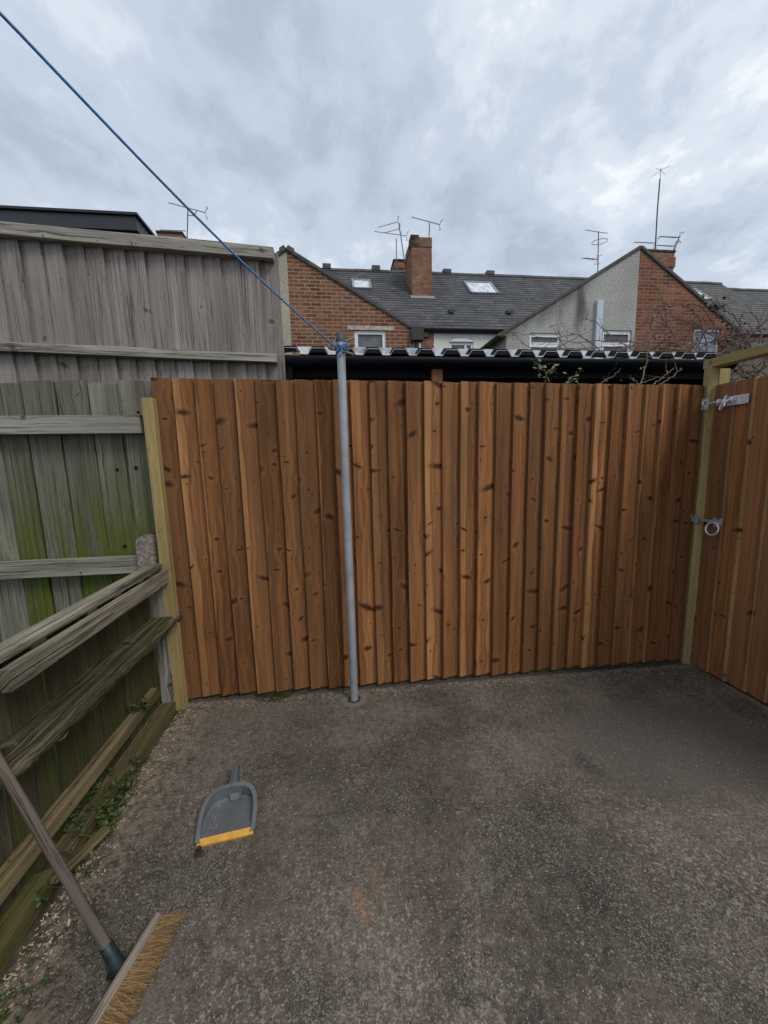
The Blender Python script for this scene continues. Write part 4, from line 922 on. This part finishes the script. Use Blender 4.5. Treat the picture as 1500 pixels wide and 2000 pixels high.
# further houses
H4 = thing('terraced_house', 'terraced house roof with a skylight at the right beyond the brick gable', 'house', (14, MY, -.06))
main_block(H4, 11.3, 17.0, 'brick2', [], roof='tile'); rooflight(H4, 14.2, 15.1, 14.05, 14.85)
H5 = thing('terraced_house', 'farthest terraced house roof at the right edge, lower than the others', 'house', (20, MY, -.06))
main_block(H5, 17.0, 26.0, 'brick2', [], roof='tile', drop=.22); chimney(H5, 20.2, 21.2, 14.6, 15.6, 7.5, 9.3, soot='all')
# chimney stack of a house in the next street
hb_ = thing('street_house', 'house in the next street with a brick stack behind the ridge', 'house', (3, 19, -.06))
mb = MB(); vs = [(-.5, 17.6, -.06), (6, 17.6, -.06), (6, 22, -.06), (-.5, 22, -.06), (-.5, 17.6, 6), (6, 17.6, 6), (6, 22, 6), (-.5, 22, 6), (-.5, 19.8, 8.3), (6, 19.8, 8.3)]
mb.add(vs, [(0, 1, 5, 4), (2, 3, 7, 6), (1, 2, 6, 9, 5), (3, 0, 4, 8, 7)]); mb.build('wall', M['brick2'], hb_)
mb = MB(); slate_plane(mb, vs[4], vs[5], vs[9], vs[8], 12); slate_plane(mb, vs[6], vs[7], vs[8], vs[9], 12); mb.build('roof', M['slate'], hb_)
chimney(hb_, 2.73, 3.4, 17.0, 17.8, 5.8, 9.97, corbel=False)
# small lean-to at the right
lt = thing('brick_outhouse', 'small cream outhouse with mossy slate roof above the gate', 'outhouse', (11, 8, -.06))
mb = MB(); vs = [(9.5, 7.2, -.06), (12.6, 7.2, -.06), (12.6, 8.3, -.06), (9.5, 8.3, -.06), (9.5, 7.2, 3.35), (12.6, 7.2, 3.35), (12.6, 8.3, 4.05), (9.5, 8.3, 4.05)]
mb.add(vs, [(0, 1, 5, 4), (1, 2, 6, 5), (2, 3, 7, 6), (3, 0, 4, 7)]); mb.build('wall', M['render2'], lt)
mb = MB(); slate_plane(mb, (9.4, 7.05, 3.31), (12.7, 7.05, 3.31), (12.7, 8.35, 4.14), (9.4, 8.35, 4.14), 6); mb.build('roof', M['slate'], lt)

# dark flat roofed dormer block at the far left
db = thing('dormer_block', 'dark clad flat roofed extension above the tall fence', 'extension', (-7, 9, -.06))
mb = MB(); mb.box((-13, 9.12, -.06), (-4.12, 11.2, 6.36)); mb.build('wall', M['clad'], db)
mb = MB(); mb.box((-13.1, 9.0, 6.33), (-3.99, 11.35, 6.60)); mb.build('fascia', M['fascia'], db)
mb = MB(); mb.box((-13.15, 8.95, 6.602), (-3.94, 11.4, 6.65)); mb.build('roof_edge', M['dark'], db)
mb = MB(); mb.box((-4.115, 9.35, 5.4), (-4.09, 10.1, 6.22)); fr = mb.build('window', M['dark'], db)
mb = MB(); mb.box((-4.088, 9.42, 5.47), (-4.08, 10.03, 6.15)); mb.build('pane', M['sky_reflection_pane'], fr)
hs_ = thing('street_house', 'house behind the tall fence with a stub of brick chimney under an aerial', 'house', (-5, 13.5, -.06))
mb = MB(); mb.box((-9, 12.5, -.06), (-3.5, 16, 5.5)); mb.build('wall', M['brick2'], hs_)
mb = MB(); slate_plane(mb, (-9.1, 12.4, 5.45), (-3.4, 12.4, 5.45), (-3.4, 14.25, 7.3), (-9.1, 14.25, 7.3), 10); slate_plane(mb, (-3.4, 16.1, 5.45), (-9.1, 16.1, 5.45), (-9.1, 14.25, 7.3), (-3.4, 14.25, 7.3), 10); mb.build('roof', M['slate'], hs_)
chimney(hs_, -5.17, -4.5, 13.0, 13.8, 5.9, 8.46, corbel=True)

# ------------------------------------------------------------------ aerials
def yagi(parent, a, b, y, n=8, el=.20, r=.010, vertical=False, refl=True, dy=.0):
    A, B = PY(*a, y), PY(*b, y+dy); mb = MB(); mb.tube([A, B], r, 6); d = (B-A)
    ed_ = Vector((0, 0, 1)) if vertical else Vector((-.12, .85, .35)).normalized()
    for i in range(n):
        c = A+d*((i+.3)/n); L = el*(1-.25*(1-i/n)); mb.tube([c-ed_*L, c+ed_*L], r*.62, 5)
    if refl:
        c = B-d*.03; w = d.normalized().cross(ed_)
        for s_ in (-1, 1):
            for q in (-.5, .5): mb.tube([c+w*s_*.03, c+w*s_*.16+ed_*q*el*1.2+d.normalized()*.07], r*.6, 5)
            mb.tube([c+w*s_*.15-ed_*el*.8+d.normalized()*.06, c+w*s_*.15+ed_*el*.8+d.normalized()*.06], r*.6, 5)
    mb.build('antenna_head', M['aerial'], parent)
def mast(parent, pts, y, r=.018):
    mb = MB(); mb.tube([PY(*p, y) for p in pts], r, 8); mb.build('mast', M['aerial'], parent)
GA = 'aerials on the chimneys'
def aerial(label, base, y): return thing('tv_aerial', label, 'aerial', PY(*base, y), GA)
t = aerial('aerial with two booms above the tall grey fence', (365, 475), 13.4); mast(t, [(365, 480), (367, 409)], 13.4); yagi(t, (329, 396), (403, 416), 13.4, 9, .16, refl=True); yagi(t, (312, 449), (363, 451), 13.4, 7, .14, refl=False)
mb = MB(); mb.tube(spline([PY(366, 420, 13.4), PY(378, 421, 13.4), PY(384, 412, 13.4)], 4), .011, 6); mb.build('bracket', M['aerial'], t)
t = aerial('straight mast aerial with one boom left of the tall chimney', (774, 528), 16.6); mast(t, [(774.5, 530), (774, 466)], 16.6); yagi(t, (731, 452), (795, 461), 16.6, 10, .15)
t = aerial('leaning mast aerial with two booms beside the tall chimney', (791, 520), 14.9); mast(t, [(793, 530), (779, 436)], 14.9); yagi(t, (739, 444), (778, 433), 14.9, 7, .14, refl=True); yagi(t, (750, 455), (780, 447), 14.9, 6, .12, refl=True)
t = aerial('single boom aerial on top of the tall chimney', (838, 460), 14.2); mast(t, [(838, 466), (839, 436)], 14.2); yagi(t, (804, 424), (860, 439), 14.2, 11, .15)
t = aerial('aerial with ring and two booms over the grey gable slope', (1167, 530), 14.8); mast(t, [(1167, 560), (1169, 452)], 14.8); yagi(t, (1143, 449), (1187, 456), 14.8, 6, .10, refl=False); yagi(t, (1139, 504), (1166, 507), 14.8, 7, .22, refl=True)
c_ = PY(1169, 472, 14.8); mb = MB(); mb.tube([c_+Vector((.27*math.cos(a)+.05, .30*math.sin(a), .05*math.sin(a))) for a in [6.283*k/20 for k in range(21)]], .010, 6); mb.build('ring_dipole', M['aerial'], t)
t = aerial('very tall whip mast rising behind the right chimney', (1279, 485), 13.2); mast(t, [(1279, 500), (1284, 410), (1289, 350)], 13.2, .022)
mb = MB(); mb.tube([PY(1289, 352, 13.2), PY(1291, 328, 13.2)], .010, 6)
c_ = PY(1290.5, 332, 13.2)
for a in range(4): mb.tube([c_, c_+Vector((.3*math.cos(a*1.57+.4), .3*math.sin(a*1.57+.4), -.05))], .006, 5)
mb.build('whip', M['aerial'], t); yagi(t, (1239, 473), (1280, 475), 13.2, 8, .13)
t = aerial('short bent aerial with two booms on the right chimney', (1318, 487), 12.7); mast(t, [(1316, 490), (1327, 462)], 12.7); yagi(t, (1289, 462), (1327, 464), 12.7, 9, .13); yagi(t, (1282, 479), (1318, 481), 12.7, 8, .12)

# ------------------------------------------------------------------ brambles, weeds, litter
def leaf(mb, p, d, up, L, w, rnd=None):
    d = Vector(d).normalized(); s_ = d.cross(Vector(up)).normalized(); n = s_.cross(d)
    p = Vector(p); vs = [p, p+d*L*.3+s_*w-n*.1*L*0, p+d*L*.7+s_*w*.8-n*.08*L, p+d*L-n*.22*L, p+d*L*.7-s_*w*.8-n*.08*L, p+d*L*.3-s_*w, p+d*L*.5+n*.08*L]
    mb.add(vs, [(0, 1, 6), (1, 2, 6), (2, 3, 6), (3, 4, 6), (4, 5, 6), (5, 0, 6)], None, rnd)
def rv(r, s=1.): return Vector((r.gauss(0, s), r.gauss(0, s), r.gauss(0, s)))
def bramble(name, label, cat, canes, seed, matS, leafmat, leaves=0, r0=.007, thorn=True, side=4, loc=None, leafsize=.03):
    r = random.Random(seed); t = thing(name, label, cat, loc or PY(*canes[0][0][0], canes[0][1]))
    ml = MB()
    for pts, y, *rest in canes:
        mb = MB()
        dy = rest[0] if rest else 0.; rr_ = rest[1] if len(rest) > 1 else r0
        P = [PY(p_[0], p_[1], y+dy*i/max(1, len(pts)-1)) for i, p_ in enumerate(pts)]
        S = spline(P, 6); S = [p_+rv(r, .004) for p_ in S]
        n = len(S); mb.tube(S, [rr_*(1-.6*i/n) for i in range(n)], 6)
        for k in range(side):
            i = r.randrange(2, n-1); d = (S[min(i+1, n-1)]-S[i-1]).normalized(); q = (d*.6+rv(r, .6)+Vector((0, 0, .25))).normalized(); L = r.uniform(.05, .28)*rr_/.007
            mb.tube([S[i], S[i]+q*L*.5+rv(r, .008), S[i]+q*L+rv(r, .02)], [rr_*.45, rr_*.35, rr_*.15], 5)
            if ml is not None and leaves and r.random() < .5: leaf(ml, S[i]+q*L, q+rv(r, .3), (0, -.3, 1), leafsize*r.uniform(.6, 1.2), leafsize*.35)
        if thorn:
            for i in range(1, n-1, 1):
                q = rv(r, 1).normalized(); mb.tube([S[i], S[i]+q*rr_*2.6], [rr_*.4, rr_*.08], 4, cap=False)
        for k in range(leaves):
            i = r.randrange(1, n); leaf(ml, S[i], rv(r, 1)+Vector((0, 0, .2)), (0, -.4, 1), leafsize*r.uniform(.5, 1.3), leafsize*.36)
        mb.build('stem', matS, t)
    if leaves: ml.build('leaves', leafmat, t)
    return t
# canes sprawling over the shed roof
bramble('bramble', 'bare brown bramble canes sprawling across the shed roof', 'bramble', [
    ([(1460, 695), (1380, 692), (1300, 692), (1200, 690), (1100, 680), (1010, 688)], 3.1, .1, .008),
    ([(1440, 700), (1330, 684), (1240, 676), (1150, 680), (1060, 686)], 3.3, .2, .007),
    ([(1400, 700), (1330, 697), (1230, 703), (1150, 694), (1080, 690)], 3.0, .1, .008),
    ([(1300, 692), (1240, 668), (1180, 665), (1120, 668), (1040, 655), (990, 648)], 3.4, .2, .0055),
    ([(1180, 690), (1130, 655), (1100, 658), (1060, 680)], 3.4, .1, .005),
    ([(1250, 690), (1265, 655), (1278, 612), (1262, 615)], 3.3, .1, .005),
    ([(1240, 685), (1200, 660), (1160, 628), (1135, 622)], 3.4, .1, .005),
    ([(1050, 690), (1020, 668), (1000, 650), (985, 655)], 3.5, .1, .0045),
    ([(1110, 684), (1085, 650), (1098, 632), (1070, 640)], 3.6, .1, .0035),
], 21, M['stem'], M['bleaf'], leaves=5, side=9, leafsize=.028)
# arching canes at the right
bramble('bramble', 'tall arching bramble canes before the brick gable and white window', 'bramble', [
    ([(1420, 705), (1400, 650), (1372, 600), (1330, 595), (1290, 605), (1270, 630)], 3.6, .2, .008),
    ([(1380, 700), (1378, 660), (1360, 615), (1335, 596), (1300, 600), (1282, 618)], 3.4, .1, .007),
    ([(1440, 700), (1410, 680), (1392, 655), (1350, 630), (1310, 626), (1280, 650), (1268, 672)], 3.5, .2, .008),
    ([(1500, 625), (1460, 650), (1420, 655), (1380, 670), (1330, 672), (1280, 662)], 3.3, .2, .009),
    ([(1500, 640), (1470, 650), (1440, 676), (1400, 690), (1340, 696), (1250, 690)], 3.2, .1, .010),
    ([(1450, 690), (1448, 640), (1430, 615), (1405, 600)], 3.5, .2, .007),
    ([(1390, 722), (1362, 695), (1335, 684), (1310, 645), (1295, 625)], 2.9, .2, .010),
    ([(1330, 695), (1310, 665), (1300, 640), (1320, 600)], 3.5, .2, .005),
    ([(1480, 690), (1440, 660), (1380, 650), (1365, 668), (1330, 660)], 3.6, .2, .006),
    ([(1500, 665), (1450, 668), (1420, 690), (1380, 705)], 3.3, .1, .008),
    ([(1350, 690), (1365, 660), (1385, 640), (1400, 660), (1420, 700)], 3.5, .1, .006),
]+[([(a, 704), (a-b*.25, 704-c), (a-b*.7, 704-c*1.15), (a-b, 704-c*.6)], 3.3+d, .15, e) for a, b, c, d, e in ((1475, 70, 40, 0, .006), (1495, 60, 80, .3, .006), (1425, 60, 30, .1, .005), (1460, 45, 55, .5, .006), (1360, 80, 24, .1, .005), (1310, 90, 30, .2, .004), (1420, -60, 62, .2, .0045))], 22, M['stem'], M['ivy'], leaves=6, side=10, leafsize=.028)
bramble('climbing_plant', 'dark leafy climber trailing down the verge of the brick gable', 'climber', [([(1378, 588), (1395, 608), (1412, 622), (1432, 648), (1448, 660)], 8.2, .0, .012), ([(1365, 580), (1400, 600), (1410, 600)], 8.2, .0, .012)], 27, M['stem'], M['ivy'], leaves=34, side=9, leafsize=.11)
# leafy sprig before the shed opening
bramble('rose_sprig', 'small leafy sprig before the dark shed opening', 'plant', [([(1072, 745), (1064, 728), (1052, 712), (1045, 708)], 2.3, .0, .0028), ([(1066, 730), (1075, 722), (1084, 730)], 2.3, .02, .002), ([(1066, 716), (1058, 722), (1040, 716)], 2.31, 0, .002)], 31, M['twig'], M['bleaf'], leaves=6, side=3, leafsize=.034, thorn=False)
bramble('rose_sprig', 'low leafy sprig just over the fence right of the first sprig', 'plant', [([(1108, 748), (1115, 738), (1130, 731)], 2.3, .0, .0026), ([(1112, 746), (1122, 742), (1128, 748)], 2.31, 0, .002)], 32, M['twig'], M['bleaf'], leaves=5, side=3, leafsize=.03, thorn=False)
bramble('bare_twigs', 'bare pale twigs standing in front of the dark shed', 'twigs', [([(1250, 752), (1262, 712), (1266, 690), (1272, 660)], 2.35, .0, .005), ([(1275, 750), (1296, 736), (1313, 720)], 2.32, .0, .004), ([(1286, 752), (1310, 738), (1333, 719)], 2.33, .0, .0045), ([(1170, 748), (1195, 735), (1212, 721)], 2.35, 0, .003), ([(1250, 752), (1238, 742), (1229, 734)], 2.35, 0, .003), ([(1252, 748), (1280, 738), (1300, 737)], 2.36, 0, .0025)], 33, M['twig'], M['bleaf'], leaves=1, side=2, leafsize=.02, thorn=True)
bramble('bramble', 'tangled brown bramble stems behind the gate beam', 'bramble', [([(1500, 715), (1470, 728), (1440, 722), (1410, 735)], 2.6, .2, .006), ([(1500, 735), (1460, 712), (1430, 730), (1405, 722)], 2.7, .2, .006), ([(1480, 740), (1450, 720), (1435, 705), (1420, 690)], 2.8, .2, .007), ([(1495, 705), (1475, 735), (1445, 735)], 2.6, .2, .005), ([(1500, 700), (1455, 732), (1425, 715)], 2.9, .2, .006), ([(1450, 740), (1460, 700), (1475, 670), (1500, 660)], 2.8, .2, .007)], 34, M['stem'], M['ivy'], leaves=4, side=7)

def weed(label, x_, y_, z_, n, spread, seed, size=.016):
    r = random.Random(seed); mb = MB(); c = Vector((x_, y_, z_)); t = thing('weed', label, 'weed', c, 'weeds along the low fence')
    ms = MB()
    for k in range(max(4, n//9)):
        b = c+Vector((r.gauss(0, spread*.45), r.gauss(0, spread*.8), 0)); tip = b+Vector((r.gauss(0, .02), r.gauss(0, .02), r.uniform(.02, .065)))
        ms.tube([b, (b+tip)/2+rv(r, .004), tip], [.0012, .001, .0006], 4, cap=False)
        for j in range(9):
            q = b.lerp(tip, r.uniform(.25, 1)); leaf(mb, q, Vector((r.gauss(0, 1), r.gauss(0, 1), r.uniform(-.1, .7))), (0, 0, 1), size*r.uniform(.5, 1.2), size*r.uniform(.3, .45))
    ms.build('stem', M['leaf'], t); mb.build('leaves', M['leaf'], t)
p = PZ(255, 1395, .27); weed('small weed growing on the far bottom rail', -.985, 1.74, .25, 90, .03, 1, .018)
weed('largest weed patch spilling over the far loose timber', -.955, 1.50, .09, 230, .075, 2, .018)
weed('weed patch between the bottom rail and loose timber', -1.0, 1.36, .12, 150, .07, 3, .018)
weed('weed at the outer edge of the far loose timber', -.91, 1.32, .07, 170, .06, 4, .018)
weed('low weed patch by the broken bark slab', -.93, 1.15, .07, 60, .05, 5)
weed('green weed patch in the lower left corner', -.86, .83, .07, 120, .06, 6, .011)

r = random.Random(99); mb = MB()
def chip(x_, y_, s_, z_=None):
    a = r.uniform(0, 6.28); d = Vector((math.cos(a), math.sin(a), r.gauss(0, .15))); e_ = Vector((-math.sin(a), math.cos(a), r.gauss(0, .25))); p = Vector((x_, y_, (gz(x_, y_) if z_ is None else z_)+.003)); L, w = s_, s_*r.uniform(.2, .5)
    q = [p-d*L-e_*w, p+d*L-e_*w*.6, p+d*L*.9+e_*w, p-d*L*.8+e_*w*.8]; mb.add(q+[v_+Vector((0, 0, .0015)) for v_ in q], [(4, 5, 6, 7), (0, 1, 5, 4), (1, 2, 6, 5), (2, 3, 7, 6), (3, 0, 4, 7)])
for k in range(900):
    y_ = r.uniform(.75, 2.03); chip(-.93+abs(r.gauss(0, .05)), y_, r.uniform(.0012, .005)*(1.6 if y_ < 1.2 and r.random() < .2 else 1))
for k in range(420): chip(r.uniform(-.9, 2.2), 2.05-abs(r.gauss(0, .04)), r.uniform(.001, .0035)*(1 if r.random() < .93 else 2))
for k in range(170): chip(r.uniform(-.85, 2.2), r.uniform(.6, 2.0), r.uniform(.001, .0035))
for k in range(26):
    q = dpt(-hw+.03+abs(r.gauss(0, .016)), r.uniform(.03, .11), 0) if k < 20 else dpt(r.uniform(-.05, .05), r.uniform(.09, .14), 0); chip(q.x, q.y, r.uniform(.0008, .0025), base_z+.003)
structure(mb.build('wood_chips', M['chip']), 'stuff')
mb = MB(); p = PZ(393, 1667, .075)
for k in range(7): leaf(mb, p+Vector((r.gauss(0, .008), r.gauss(0, .006), .004+.003*k*.5)), rv(r, 1)+Vector((0, 0, .6)), (0, 0, 1), .022, .011)
tag(mb.build('dead_leaf', M['deadleaf']), 'curled dark dead leaf on the concrete below the dustpan', 'leaf')
mb = MB(); p = PZ(374, 1484, .075)
for k in range(5): leaf(mb, p+Vector((r.gauss(0, .010), r.gauss(0, .008), .004)), rv(r, 1)+Vector((0, 0, .5)), (0, 0, 1), .018, .008)
tag(mb.build('dead_leaf', plain('brown_leaf', (.10, .055, .035), .8, var=.4, scale=80)), 'crumpled brown dead leaf on the concrete left of the dustpan handle', 'leaf')
